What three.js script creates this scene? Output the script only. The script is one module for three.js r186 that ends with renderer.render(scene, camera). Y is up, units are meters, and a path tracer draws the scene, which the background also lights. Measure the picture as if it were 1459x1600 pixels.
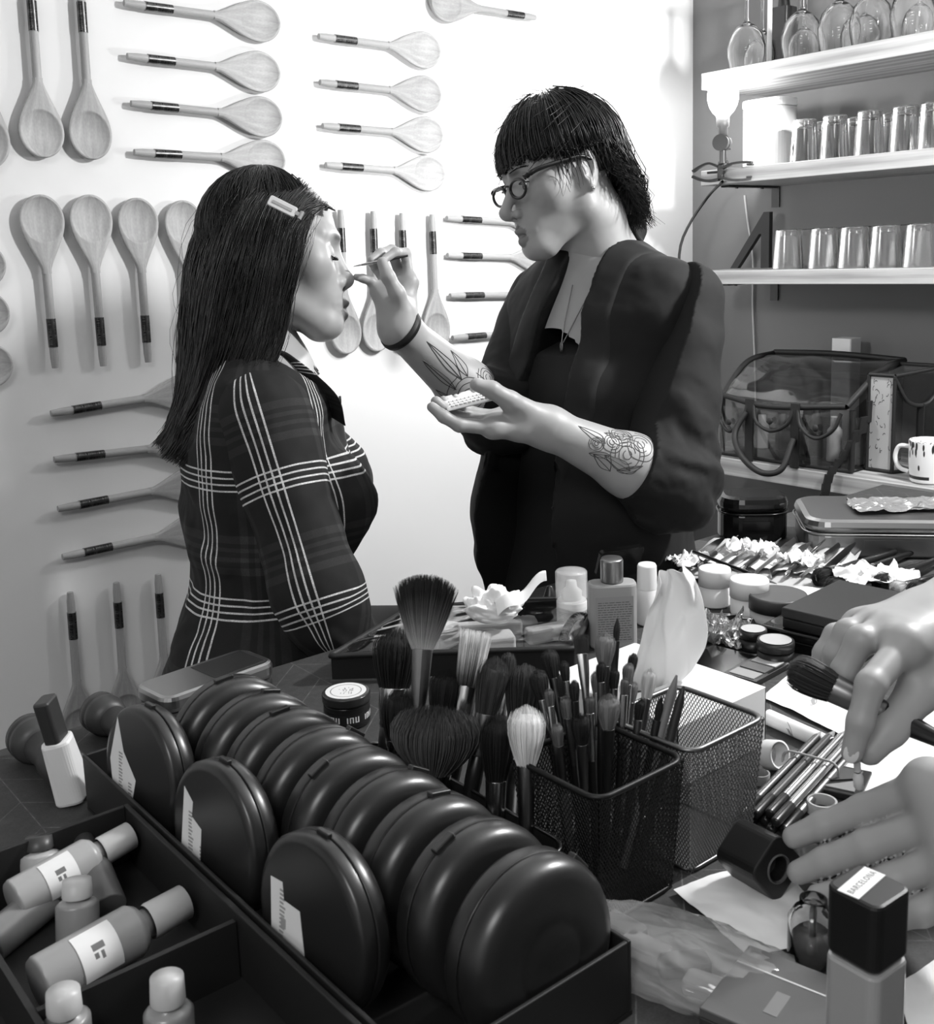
import * as THREE from 'three';
import { mergeGeometries, mergeVertices, toCreasedNormals } from 'three/addons/utils/BufferGeometryUtils.js';
import { RoundedBoxGeometry } from 'three/addons/geometries/RoundedBoxGeometry.js';
import { RectAreaLightUniformsLib } from 'three/addons/lights/RectAreaLightUniformsLib.js';
import { ImprovedNoise } from 'three/addons/math/ImprovedNoise.js';

// ---------------------------------------------------------------- camera, light, exposure
const scene = new THREE.Scene();
scene.background = new THREE.Color(0x000000);
const FOCAL = 1680, CX = 729.5, CY = 692, CAM_H = 1.40;
const camera = new THREE.PerspectiveCamera(2 * Math.atan(800 / FOCAL) * 180 / Math.PI, 1459 / 1600, 0.05, 30);
camera.position.set(-2.32, CAM_H, 1.878);
camera.rotation.order = 'YXZ';
camera.rotation.set(-10 * Math.PI / 180, -39 * Math.PI / 180, -2 * Math.PI / 180);
camera.setViewOffset(1459, 1600, 0, 800 - CY, 1459, 1600);
camera.focus = 1.6; camera.userData.fStop = 26;             // slight softness of the near things
camera.updateMatrixWorld(true);
const renderer = new THREE.WebGLRenderer({ antialias: true });
renderer.toneMapping = THREE.LinearToneMapping;
renderer.toneMappingExposure = 1.42;
renderer.shadowMap.enabled = true;
RectAreaLightUniformsLib.init();
const SHELF_LAMP = .2, UNSEEN_WALL_LAMP = .32, UNSEEN_PENDANT_LAMP = 5.4, UNSEEN_CEILING_LAMP = 8;   // lamp strengths, used by the lamp builders; only the shelf lamp is seen

// ---------------------------------------------------------------- helpers
const V = (x, y, z) => new THREE.Vector3(x, y, z);
const rng = seed => () => { seed |= 0; seed = seed + 0x6D2B79F5 | 0; let t = Math.imul(seed ^ seed >>> 15, 1 | seed); t = t + Math.imul(t ^ t >>> 7, 61 | t) ^ t; return ((t ^ t >>> 14) >>> 0) / 4294967296; };
const PN = new ImprovedNoise();
const noise = (x, y, z = 0) => PN.noise(x + 31.7, y + 17.3, z + 5.1);
const fbm = (x, y, z = 0, o = 4) => { let s = 0, a = .5; for (let i = 0; i < o; i++) { s += a * noise(x, y, z); x *= 2.03; y *= 2.01; z *= 2.02; a *= .5; } return s; };
const clamp = (x, a = 0, b = 1) => Math.min(b, Math.max(a, x));
const lerp = (a, b, t) => a + (b - a) * t;
const sstep = (a, b, x) => { const t = clamp((x - a) / (b - a)); return t * t * (3 - 2 * t); };
const TY = 0.94;                                             // table top height
const cq = new THREE.Matrix3().setFromMatrix4(camera.matrixWorld);
const C_RIGHT = V(1, 0, 0).applyMatrix3(cq), C_UP = V(0, 1, 0).applyMatrix3(cq), C_FWD = V(0, 0, -1).applyMatrix3(cq);
const dirOf = (px, py) => V((px - CX) / FOCAL, -(py - CY) / FOCAL, -1).applyMatrix3(cq);
const P = (px, py, d) => dirOf(px, py).multiplyScalar(d).add(camera.position);   // the place at a distance along a line of sight
const onY = (px, py, y) => { const d = dirOf(px, py); return d.multiplyScalar((y - camera.position.y) / d.y).add(camera.position); };
const T = (px, py, h = 0) => onY(px, py, TY + h);            // a place on the table
const onZ = (px, py, z) => { const d = dirOf(px, py); return d.multiplyScalar((z - camera.position.z) / d.z).add(camera.position); };
const onX = (px, py, x) => { const d = dirOf(px, py); return d.multiplyScalar((x - camera.position.x) / d.x).add(camera.position); };

const used = {};
function numbered(name) { const n = used[name] = (used[name] ?? -1) + 1; return n ? name + '_' + String(n).padStart(3, '0') : name; }
function shade(o) { o.castShadow = true; o.receiveShadow = true; return o; }
function thing(name, label, category, pos = V(0, 0, 0), turn = 0, group) {
  const o = new THREE.Group(); o.name = numbered(name); o.position.copy(pos); o.rotation.y = turn;
  o.userData = { label, category }; if (group) o.userData.group = group; scene.add(o); return o;
}
function part(parent, name, geo, mat, label) {
  const m = shade(new THREE.Mesh(geo, mat)); m.name = name; if (label) m.userData.label = label; parent.add(m); return m;
}
function wpart(parent, name, geo, mat, label) {              // geometry given in world coordinates under a group that has only a position
  const p = parent.getWorldPosition(V(0, 0, 0)); geo.translate(-p.x, -p.y, -p.z); return part(parent, name, geo, mat, label);
}
function one(name, label, category, geo, mat, pos = V(0, 0, 0), turn = 0, group) {
  const m = shade(new THREE.Mesh(geo, mat)); m.name = numbered(name); m.position.copy(pos); m.rotation.y = turn;
  m.userData = { label, category }; if (group) m.userData.group = group; scene.add(m); return m;
}
function struct(name, geo, mat, pos = V(0, 0, 0), label, category) {
  const m = shade(new THREE.Mesh(geo, mat)); m.name = name; m.position.copy(pos); m.userData = { kind: 'structure' };
  if (label) m.userData.label = label; if (category) m.userData.category = category; scene.add(m); return m;
}
function dup(root, label) { const r = root.clone(); r.name = numbered(root.name.replace(/_\d{3}$/, '')); r.userData = { ...root.userData, label }; scene.add(r); return r; }

// geometry
const clean = g => { const q = g.index ? g : mergeVertices(g); for (const k of Object.keys(q.attributes)) if (!['position', 'normal', 'uv', 'color'].includes(k)) q.deleteAttribute(k); return q; };
function merge(list) {
  const l = list.map(g => { const q = (g.index ? g.toNonIndexed() : g.clone()); for (const k of Object.keys(q.attributes)) if (!['position', 'normal', 'uv'].includes(k)) q.deleteAttribute(k);
    if (!q.attributes.uv) q.setAttribute('uv', new THREE.BufferAttribute(new Float32Array(q.attributes.position.count * 2), 2)); return q; });
  return mergeGeometries(l);
}
const box = (w, h, d, x = 0, y = 0, z = 0, r = 0) => { const g = r ? new RoundedBoxGeometry(w, h, d, 2, r) : new THREE.BoxGeometry(w, h, d); return g.translate(x, y, z); };
const lathe = (pts, seg = 32) => new THREE.LatheGeometry(pts.map(p => new THREE.Vector2(Math.max(p[0], 0), p[1])), seg);
const cyl = (r1, r2, h, seg = 20, x = 0, y = 0, z = 0) => new THREE.CylinderGeometry(r2, r1, h, seg).translate(x, y + h / 2, z);
const curve = (pts, closed = false) => new THREE.CatmullRomCurve3(pts.map(p => p.isVector3 ? p : V(...p)), closed, 'centripetal');
const tube = (pts, r, n = 24, seg = 8, closed = false) => new THREE.TubeGeometry(curve(pts, closed), n, r, seg, closed);
function between(a, b, r1, r2 = r1, seg = 12) {              // a tapered rod from a to b
  const d = b.clone().sub(a), l = d.length(), g = new THREE.CylinderGeometry(r2, r1, l, seg).translate(0, l / 2, 0);
  g.applyQuaternion(new THREE.Quaternion().setFromUnitVectors(V(0, 1, 0), d.normalize())); return g.translate(a.x, a.y, a.z);
}
class Strands {                                              // many tapered hairs or wires in one mesh
  constructor() { this.p = []; this.i = []; this.c = []; }
  add(pts, radii, sides = 3, tone = 1) {
    const n = pts.length, base = this.p.length / 3; let ref = V(.31, .52, .79);
    for (let k = 0; k < n; k++) {
      const t = pts[Math.min(k + 1, n - 1)].clone().sub(pts[Math.max(k - 1, 0)]).normalize();
      const u = ref.clone().cross(t).normalize(), w = t.clone().cross(u), r = Array.isArray(radii) ? radii[k] : radii;
      for (let s = 0; s < sides; s++) { const a = s / sides * Math.PI * 2, c = Math.cos(a) * r, d = Math.sin(a) * r;
        this.p.push(pts[k].x + u.x * c + w.x * d, pts[k].y + u.y * c + w.y * d, pts[k].z + u.z * c + w.z * d); this.c.push(tone, tone, tone); }
      if (k) for (let s = 0; s < sides; s++) { const a = base + (k - 1) * sides + s, b = base + (k - 1) * sides + (s + 1) % sides; this.i.push(a, b, a + sides, b, b + sides, a + sides); }
    }
    return this;
  }
  build() { const g = new THREE.BufferGeometry(); g.setAttribute('position', new THREE.Float32BufferAttribute(this.p, 3)); g.setAttribute('color', new THREE.Float32BufferAttribute(this.c, 3)); g.setIndex(this.i); g.computeVertexNormals(); return g; }
}
function grid(nu, nv, fn, closeU = false) {                  // a surface from fn(u, v) -> [x, y, z], uv = given or parameters
  const p = [], uv = [], ix = [];
  for (let j = 0; j <= nv; j++) for (let i = 0; i <= nu; i++) { const q = fn(i / nu, j / nv); p.push(q[0], q[1], q[2]); uv.push(q[3] ?? i / nu, q[4] ?? j / nv); }
  for (let j = 0; j < nv; j++) for (let i = 0; i < nu; i++) { const a = j * (nu + 1) + i, b = a + 1, c = a + nu + 1, d = c + 1; ix.push(a, b, d, a, d, c); }
  const g = new THREE.BufferGeometry(); g.setAttribute('position', new THREE.Float32BufferAttribute(p, 3)); g.setAttribute('uv', new THREE.Float32BufferAttribute(uv, 2)); g.setIndex(ix); g.computeVertexNormals(); return g;
}
function sheet(nu, nv, fn, th = .0006) {                     // a thin sheet with two faces and a rim
  const a = grid(nu, nv, fn), pa = a.attributes.position, na = a.attributes.normal, N = pa.count, p = [...pa.array], uv = [...a.attributes.uv.array, ...a.attributes.uv.array], ix = [...a.index.array];
  for (let i = 0; i < N; i++) p.push(pa.getX(i) - na.getX(i) * th, pa.getY(i) - na.getY(i) * th, pa.getZ(i) - na.getZ(i) * th);
  const src = a.index.array; for (let k = 0; k < src.length; k += 3) ix.push(src[k] + N, src[k + 2] + N, src[k + 1] + N);
  const rim = []; for (let i = 0; i < nu; i++) rim.push([i, i + 1]); for (let j = 0; j < nv; j++) rim.push([j * (nu + 1) + nu, (j + 1) * (nu + 1) + nu]);
  for (let i = nu; i > 0; i--) rim.push([nv * (nu + 1) + i, nv * (nu + 1) + i - 1]); for (let j = nv; j > 0; j--) rim.push([j * (nu + 1), (j - 1) * (nu + 1)]);
  for (const [s, e] of rim) ix.push(s, s + N, e, e, s + N, e + N);
  const g = new THREE.BufferGeometry(); g.setAttribute('position', new THREE.Float32BufferAttribute(p, 3)); g.setAttribute('uv', new THREE.Float32BufferAttribute(uv, 2)); g.setIndex(ix); g.computeVertexNormals(); return g;
}
const extr = (pts, depth, bevel = 0, holes = []) => { const s = new THREE.Shape(pts.map(p => new THREE.Vector2(p[0], p[1]))); for (const h of holes) s.holes.push(new THREE.Path(h.map(p => new THREE.Vector2(p[0], p[1]))));
  return new THREE.ExtrudeGeometry(s, { depth, bevelEnabled: bevel > 0, bevelThickness: bevel, bevelSize: bevel, bevelSegments: 2, curveSegments: 8 }); };
const rrect = (w, d, r, n = 6) => { const o = []; for (const [sx, sy, a0] of [[1, 1, 0], [-1, 1, 90], [-1, -1, 180], [1, -1, 270]]) for (let k = 0; k <= n; k++) { const a = (a0 + 90 * k / n) * Math.PI / 180; o.push([sx * (w / 2 - r) + r * Math.cos(a), sy * (d / 2 - r) + r * Math.sin(a)]); } return o; };
const slab = (w, d, h, r, bevel = .002) => extr(rrect(w - 2 * bevel, d - 2 * bevel, Math.max(r - bevel, .0005)), h - 2 * bevel, bevel).translate(0, 0, bevel).rotateX(-Math.PI / 2);   // rounded box lying on y = 0

// distance fields
const smin = (a, b, k) => { const h = Math.max(k - Math.abs(a - b), 0) / k; return Math.min(a, b) - h * h * k * .25; };
const smax = (a, b, k) => -smin(-a, -b, k);
function cap(a, b, r1, r2 = r1) {
  const bx = b.x - a.x, by = b.y - a.y, bz = b.z - a.z, bb = bx * bx + by * by + bz * bz || 1e-9, { x: ax, y: ay, z: az } = a;
  return (x, y, z) => { const px = x - ax, py = y - ay, pz = z - az; let t = (px * bx + py * by + pz * bz) / bb; t = t < 0 ? 0 : t > 1 ? 1 : t;
    const dx = px - bx * t, dy = py - by * t, dz = pz - bz * t; return Math.sqrt(dx * dx + dy * dy + dz * dz) - (r1 + (r2 - r1) * t); };
}
function ell(c, rx, ry, rz, basis) {                         // ellipsoid; basis = [X, Y, Z] unit axes
  const [X, Y, Z] = basis || [V(1, 0, 0), V(0, 1, 0), V(0, 0, 1)];
  return (x, y, z) => { const px = x - c.x, py = y - c.y, pz = z - c.z;
    const a = (px * X.x + py * X.y + pz * X.z), b = (px * Y.x + py * Y.y + pz * Y.z), e = (px * Z.x + py * Z.y + pz * Z.z);
    const k0 = Math.sqrt(a * a / (rx * rx) + b * b / (ry * ry) + e * e / (rz * rz)), k1 = Math.sqrt(a * a / rx ** 4 + b * b / ry ** 4 + e * e / rz ** 4);
    return k1 < 1e-9 ? -Math.min(rx, ry, rz) : k0 * (k0 - 1) / k1; };
}
const uni = (k, ...fs) => (x, y, z) => { let d = fs[0](x, y, z); for (let i = 1; i < fs.length; i++) d = smin(d, fs[i](x, y, z), k); return d; };
function chain(pts, radii, k = .004) { const fs = []; for (let i = 0; i + 1 < pts.length; i++) fs.push(cap(pts[i], pts[i + 1], radii[i], radii[i + 1])); return fs.length === 1 ? fs[0] : uni(k, ...fs); }
function nets(f, mn, mx, h, colour) {
  const nx = Math.ceil((mx.x - mn.x) / h) + 1, ny = Math.ceil((mx.y - mn.y) / h) + 1, nz = Math.ceil((mx.z - mn.z) / h) + 1, B = 6, val = new Float32Array(nx * ny * nz).fill(1), half = B * h * .87 * 1.35 + h;
  for (let bz = 0; bz < nz; bz += B) for (let by = 0; by < ny; by += B) for (let bx = 0; bx < nx; bx += B) {
    const c = f(mn.x + (bx + B / 2 - .5) * h, mn.y + (by + B / 2 - .5) * h, mn.z + (bz + B / 2 - .5) * h), far = Math.abs(c) > half;
    for (let k = bz; k < Math.min(bz + B, nz); k++) for (let j = by; j < Math.min(by + B, ny); j++) for (let i = bx; i < Math.min(bx + B, nx); i++)
      val[i + nx * (j + ny * k)] = far ? c : f(mn.x + i * h, mn.y + j * h, mn.z + k * h);
  }
  const pos = [], idx = [], cell = new Int32Array(nx * ny * nz).fill(-1), at = (i, j, k) => i + nx * (j + ny * k);
  const E = [[0, 1], [2, 3], [4, 5], [6, 7], [0, 2], [1, 3], [4, 6], [5, 7], [0, 4], [1, 5], [2, 6], [3, 7]], O = [0, 1, 2, 3, 4, 5, 6, 7].map(c => [c & 1, c >> 1 & 1, c >> 2]);
  const v = new Float32Array(8);
  for (let k = 0; k < nz - 1; k++) for (let j = 0; j < ny - 1; j++) for (let i = 0; i < nx - 1; i++) {
    let m = 0; for (let c = 0; c < 8; c++) { v[c] = val[at(i + O[c][0], j + O[c][1], k + O[c][2])]; if (v[c] < 0) m |= 1 << c; }
    if (m === 0 || m === 255) continue;
    let x = 0, y = 0, z = 0, n = 0;
    for (const [a, b] of E) if ((v[a] < 0) !== (v[b] < 0)) { const t = v[a] / (v[a] - v[b]); x += O[a][0] + (O[b][0] - O[a][0]) * t; y += O[a][1] + (O[b][1] - O[a][1]) * t; z += O[a][2] + (O[b][2] - O[a][2]) * t; n++; }
    cell[at(i, j, k)] = pos.length / 3; pos.push(mn.x + (i + x / n) * h, mn.y + (j + y / n) * h, mn.z + (k + z / n) * h);
  }
  for (let k = 1; k < nz - 1; k++) for (let j = 1; j < ny - 1; j++) for (let i = 1; i < nx - 1; i++) {
    const s = val[at(i, j, k)] < 0;
    const quad = (a, b, c, d, flip) => { if (a < 0 || b < 0 || c < 0 || d < 0) return; flip ? idx.push(a, c, b, a, d, c) : idx.push(a, b, c, a, c, d); };
    if (s !== (val[at(i + 1, j, k)] < 0)) quad(cell[at(i, j - 1, k - 1)], cell[at(i, j, k - 1)], cell[at(i, j, k)], cell[at(i, j - 1, k)], !s);
    if (s !== (val[at(i, j + 1, k)] < 0)) quad(cell[at(i - 1, j, k - 1)], cell[at(i - 1, j, k)], cell[at(i, j, k)], cell[at(i, j, k - 1)], !s);
    if (s !== (val[at(i, j, k + 1)] < 0)) quad(cell[at(i - 1, j - 1, k)], cell[at(i, j - 1, k)], cell[at(i, j, k)], cell[at(i - 1, j, k)], !s);
  }
  const g = new THREE.BufferGeometry(); g.setAttribute('position', new THREE.Float32BufferAttribute(pos, 3)); g.setIndex(idx);
  const nn = new Float32Array(pos.length), e = h * .5;
  for (let q = 0; q < pos.length; q += 3) { const x = pos[q], y = pos[q + 1], z = pos[q + 2]; let a = f(x + e, y, z) - f(x - e, y, z), b = f(x, y + e, z) - f(x, y - e, z), c = f(x, y, z + e) - f(x, y, z - e); const l = Math.hypot(a, b, c) || 1; nn[q] = a / l; nn[q + 1] = b / l; nn[q + 2] = c / l; }
  g.setAttribute('normal', new THREE.BufferAttribute(nn, 3));
  if (colour) { const cc = new Float32Array(pos.length); for (let q = 0; q < pos.length; q += 3) { const t = colour(pos[q], pos[q + 1], pos[q + 2]); cc[q] = cc[q + 1] = cc[q + 2] = t; } g.setAttribute('color', new THREE.BufferAttribute(cc, 3)); }
  return g;
}
function bounds(pts, pad) { const b = new THREE.Box3().setFromPoints(pts); return [b.min.subScalar(pad), b.max.addScalar(pad)]; }

// ---------------------------------------------------------------- materials (all in grey, as the photograph is black and white)
const grey = v => new THREE.Color(`rgb(${v},${v},${v})`);
const lin = v => { const c = v / 255; return c <= .04045 ? c / 12.92 : ((c + .055) / 1.055) ** 2.4; };
const mat = (v, rough = .6, o = {}) => new THREE.MeshPhysicalMaterial({ color: grey(v), roughness: rough, side: THREE.DoubleSide, ...o });
function tex(w, h, fn, srgb = true, rx = 1, ry = 1) {
  const a = new Uint8Array(w * h * 4); for (let j = 0; j < h; j++) for (let i = 0; i < w; i++) { const t = clamp(fn(i / w, j / h, i, j)) * 255, q = (j * w + i) * 4; a[q] = a[q + 1] = a[q + 2] = t; a[q + 3] = 255; }
  const t = new THREE.DataTexture(a, w, h); t.wrapS = t.wrapT = THREE.RepeatWrapping; t.magFilter = THREE.LinearFilter; t.minFilter = THREE.LinearFilter; if (srgb) t.colorSpace = THREE.SRGBColorSpace; t.repeat.set(rx, ry); t.needsUpdate = true; return t;
}
function print(w, h, draw, bg = 235) {                       // flat print drawn on a canvas
  const c = document.createElement('canvas'); c.width = w; c.height = h; const g = c.getContext('2d'); g.fillStyle = `rgb(${bg},${bg},${bg})`; g.fillRect(0, 0, w, h); draw(g, w, h);
  const t = new THREE.CanvasTexture(c); t.colorSpace = THREE.SRGBColorSpace; return t;
}
const metal = (v, r = .25) => mat(v, r, { metalness: 1 });
const glassM = new THREE.MeshPhysicalMaterial({ color: 0xffffff, roughness: .03, transmission: 1, thickness: .01, ior: 1.5 });
const paneM = (v = 255, r = .08) => new THREE.MeshPhysicalMaterial({ color: grey(v), roughness: r, transmission: 1, thickness: 0, ior: 1.45, side: THREE.DoubleSide });
const blackPlastic = mat(22, .32), softBlack = mat(24, .75), rubber = mat(18, .6), white = mat(235, .5), chrome = metal(200, .18), steel = metal(165, .33), darkMetal = metal(70, .35);
// ---------------------------------------------------------------- the room
{
  const plaster = tex(512, 512, (u, v) => .5 + .22 * fbm(u * 40, v * 40) + .2 * noise(u * 140, v * 140), false, 2, 2);
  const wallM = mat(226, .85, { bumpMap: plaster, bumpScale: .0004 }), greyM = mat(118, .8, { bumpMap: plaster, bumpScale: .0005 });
  const X0 = -4.6, Z1 = 4.4, H = 2.75, t = .12;
  struct('wall_back', box(-X0 + 2 * t, H, t), wallM, V(X0 / 2, H / 2, -t / 2), 'white wall hung with wooden spoons', 'wall');
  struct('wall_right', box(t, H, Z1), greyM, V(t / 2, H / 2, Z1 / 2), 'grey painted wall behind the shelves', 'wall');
  struct('wall_left', box(t, H, Z1), wallM, V(X0 - t / 2, H / 2, Z1 / 2), 'plain wall closing the room beyond the table end', 'wall');
  struct('wall_front', box(-X0 + 2 * t, H, t), mat(120, .85), V(X0 / 2, H / 2, Z1 + t / 2), 'plain wall behind the camera', 'wall');
  const boards = tex(512, 512, (u, v, i) => .45 + .12 * fbm(u * 30, v * 3) + (i % 64 < 1 ? -.25 : 0), true, 4, 2);
  struct('floor', box(-X0 + 2 * t, .1, Z1 + 2 * t), mat(150, .5, { map: boards }), V(X0 / 2, -.05, Z1 / 2), 'wooden floor', 'floor');
  struct('ceiling', box(-X0 + 2 * t, .1, Z1 + 2 * t), mat(205, .9), V(X0 / 2, H + .05, Z1 / 2), 'white ceiling', 'ceiling');
  // the white board standing against the wall between the two women
  const a = onZ(452, 622, .03), b = onZ(1000, 575, .03);
  one('backdrop_board', 'large plain white board standing against the spoon wall between the two women', 'board', box(b.x - a.x, a.y - .004, .024, 0, 0, 0, .003), mat(232, .7), V((a.x + b.x) / 2, a.y / 2, .018));
}

// ---------------------------------------------------------------- wooden spoons on the wall
{
  const woodT = tex(512, 256, (u, v) => .82 + .16 * fbm(u * 6, v * 40) + .05 * noise(u * 60, v * 200), true);
  const woodS = [196, 202, 190].map(v => mat(v, .55, { map: woodT }));
  const foilT = tex(256, 64, (u, v) => { const n = noise(u * 60, Math.floor(v * 4) * 9.7) + .5 * noise(u * 150, v * 12); return (v % .25 > .05 && v % .25 < .19 && n > .02) ? .12 : .62 + .2 * noise(u * 5, v * 3); }, true);
  const foil = mat(150, .3, { map: foilT, metalness: .75 });
  const L = .30;
  const hw = x => { if (x < .172) return lerp(.0068, .0074, x / .172); if (x > .256) return Math.max(.0365 * Math.sqrt(clamp(1 - ((x - .256) / .044) ** 2)), .0002); const s = (x - .172) / .084; return lerp(.0074, .0365, .55 * Math.sin(s * Math.PI / 2) + .45 * s * s * (3 - 2 * s)) ; };
  const bowl = () => { const n = 60, m = 28;
    const f = side => grid(m, n, (u, v) => { const x = .165 + .135 * (v < .5 ? v : 1 - .5 * (1 - (v - .5) * 2) ** 1.3), w = hw(x), s = Math.sin((u - .5) * Math.PI), edge = Math.sqrt(Math.max(0, 1 - s * s)), th = .0072 * Math.min(1, w / .0074);
      let z = side * th * Math.pow(edge, side > 0 ? .35 : .6) * lerp(1, .75, sstep(.17, .22, x));
      const r = Math.hypot((x - .2572) / .0385, s * w / .0318); if (r < 1) z -= side > 0 ? .0075 * Math.pow(1 - r * r, .7) : .004 * (1 - r * r);
      return [x, s * w * side, z, x * 3, s * .1 + .5]; });
    return merge([f(1), f(-1)]); };
  const handle = grid(14, 10, (u, v) => { const x = v * .172, r = hw(x) * (v < .02 ? .8 : 1), a = u * Math.PI * 2; return [x, Math.cos(a) * r, Math.sin(a) * r, x * 3, u]; });
  const endcap = new THREE.CircleGeometry(.0055, 14).rotateY(-Math.PI / 2);
  const label = grid(16, 2, (u, v) => { const x = .037 + v * .05, r = .0077, a = (u - .5) * Math.PI * 1.7; return [x, Math.sin(a) * r, Math.cos(a) * r, v, u]; });
  const handleG = merge([handle, endcap]), bowlG = bowl();
  const R = rng(4);
  let proto = null, k = 0;
  function spoon(hx, hy, bx, by, text, group, stretch) {     // handle end and bowl end in the photograph
    const a = onZ(hx, hy, .012); let b = onZ(bx, by, .012);
    const d = b.clone().sub(a); if (stretch) { d.setLength(L * stretch); }
    const len = d.length(), ang = Math.atan2(d.y, d.x);
    const g = thing('wooden_spoon', text, 'spoon', V(a.x, a.y, .0135), 0, group), w = woodS[k++ % 3];
    part(g, 'handle', handleG, w); part(g, 'bowl', bowlG, w); part(g, 'label_band', label, foil, 'shiny printed foil band');
    g.rotation.z = ang; g.scale.set(len / L, 1.02, 1); g.rotation.x = 0;
  }
  const ord = ['topmost', 'second', 'third', 'lowest'], left = ['leftmost', 'second from left', 'third from left', 'rightmost'];
  // bowls pointing right, upper middle
  [[193, 5, 436, 38], [198, 88, 436, 116], [204, 162, 439, 186], [209, 238, 444, 252]].forEach((c, i) => spoon(...c, `${ord[i]} of the four level wooden spoons above the seated woman's hair`, 'level spoons above the seated woman'));
  [[497, 57, 686, 82], [499, 129, 687, 150], [503, 197, 690, 213], [508, 258, 693, 273]].forEach((c, i) => spoon(...c, `${ord[i]} of the four level wooden spoons between the two women's heads`, 'level spoons between the heads'));
  spoon(835, 28, 671, 2, 'wooden spoon with its bowl to the left at the top edge, above the standing woman', 'spoons at the top edge');
  // bowls hanging down, upper left
  spoon(-30, -40, -22, 242, 'hanging wooden spoon cut by the left edge beside two others', 'hanging spoons upper left', 1);
  spoon(46, -34, 67, 247, 'left hanging wooden spoon of the pair at the upper left', 'hanging spoons upper left');
  spoon(124, -32, 143, 250, 'right hanging wooden spoon of the pair at the upper left', 'hanging spoons upper left');
  // bowls up, left
  [[86, 575, 61, 304], [161, 572, 138, 304], [231, 566, 212, 309], [300, 562, 284, 313]].forEach((c, i) => spoon(...c, i < 3 ? `${left[i]} bowl-up wooden spoon in the row left of the dark hair` : 'wooden spoon with its bowl up, partly behind the dark hair', 'upright spoons left of the hair'));
  // cut by the left edge
  [[-270, 430, 8, 412], [-265, 510, 14, 487], [-262, 600, 19, 567]].forEach((c, i) => spoon(...c, `${['upper', 'middle', 'lower'][i]} of three spoons showing only bowl tips at the left edge`, 'spoons cut by the left edge'));
  // bowls right, going behind the seated woman
  [[79, 646, 330, 606], [84, 718, 335, 690], [90, 795, 340, 748], [97, 870, 345, 818]].forEach((c, i) => spoon(...c, `${ord[i]} of the four level wooden spoons half hidden behind the plaid shirt`, 'level spoons behind the seated woman'));
  // hanging, bottom left
  [[109, 925, 127, 1172], [181, 910, 198, 1148], [246, 897, 262, 1125]].forEach((c, i) => spoon(...c, `${['leftmost', 'middle', 'rightmost'][i]} of the three hanging wooden spoons low on the wall left of the plaid shirt`, 'hanging spoons lower left'));
  // hanging, between the women
  [[531, 328, 541, 553], [582, 330, 589, 549], [627, 333, 635, 547], [674, 335, 682, 546]].forEach((c, i) => spoon(...c, ['hanging wooden spoon right behind the face of the seated woman', 'hanging wooden spoon left of the raised hand, its bowl under it', 'hanging wooden spoon behind the raised hand', 'hanging wooden spoon in full view right of the raised hand'][i], 'hanging spoons behind the raised hand'));
  // bowls right, going behind the standing woman
  [[697, 341, 868, 352], [698, 399, 868, 404], [702, 462, 870, 460], [706, 528, 872, 516]].forEach((c, i) => spoon(...c, `${ord[i]} of the four level wooden spoons half hidden behind the woman in black`, 'level spoons behind the standing woman'));
}
// ---------------------------------------------------------------- shelves on the right wall
const SH = {};
{
  const grain = tex(1024, 256, (u, v) => { const w = v * 9 + .9 * fbm(u * 2.2, v * 3, 3); return .78 + .16 * Math.sin(w * 6 + 2.5 * fbm(u * 3, v * 4)) * .6 + .12 * fbm(u * 8, v * 90); }, true);
  const wood = mat(205, .5, { map: grain }), whiteM = mat(198, .5, { map: grain });
  const z0 = .226, z1 = 2.6;
  const board = (name, yTop, th, depth, m, label) => { const g = box(depth, th, z1 - z0, 0, 0, 0, .002); const u = g.attributes.uv, p = g.attributes.position, n = g.attributes.normal; for (let i = 0; i < u.count; i++) u.setXY(i, p.getZ(i) * .8, (Math.abs(n.getX(i)) > .5 ? p.getY(i) : p.getX(i)) * 3);
    return one(name, label, 'shelf', g, m, V(-depth / 2, yTop - th / 2, (z0 + z1) / 2)); };
  SH.top = onX(1105, 113, -.25).y; SH.mid = onX(1127, 264, -.25).y; SH.low = onX(1100, 423, -.25).y; SH.base = onX(1283, 733, -.30).y;
  board('wall_shelf', SH.top, .037, .25, wood, 'topmost pine wall shelf carrying upturned wine glasses');
  board('wall_shelf', SH.mid, .034, .25, whiteM, 'middle wall shelf with the clamped lamp and clear tumblers');
  board('wall_shelf', SH.low, .032, .25, whiteM, 'lower wall shelf with the black bracket and frosted tumblers');
  board('wall_shelf', SH.base, .04, .33, whiteM, 'deep bottom shelf carrying the two clear vinyl bags');
  SH.z0 = z0;
  // steel strip brackets under the shelves
  for (const [y, t] of [[SH.mid - .034, 'middle'], [SH.low - .032, 'lower']]) one('shelf_bracket', `thin dark metal strip bracket under the ${t} wall shelf`, 'bracket', merge([box(.19, .004, .022, -.11, -.003, 0), cyl(.004, .004, .003, 8, -.16, -.0075, 0), cyl(.004, .004, .003, 8, -.06, -.0075, 0), box(.004, .05, .022, -.0035, -.026, 0)]), darkMetal, V(0, y, z0 + .035));
  // black triangular bracket standing on the lower shelf
  const w = onX(1206, 332, -.08), yb = SH.low;
  const h = w.y - yb, tri = [[0, 0], [.012, 0], [.088, h * .78], [.092, h * .78], [.096, 0], [.112, 0], [.112, h], [.098, h]];
  one('triangular_bracket', 'black triangular bracket standing on the lower wall shelf', 'bracket', extr([[0, 0], [.02, 0], [.083, h * .62], [.09, h * .62], [.09, 0], [.112, 0], [.112, h], [.096, h]], .012, .001).rotateY(-Math.PI / 2), mat(45, .6), V(-.07, yb + .001, w.z - .118));
}

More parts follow.
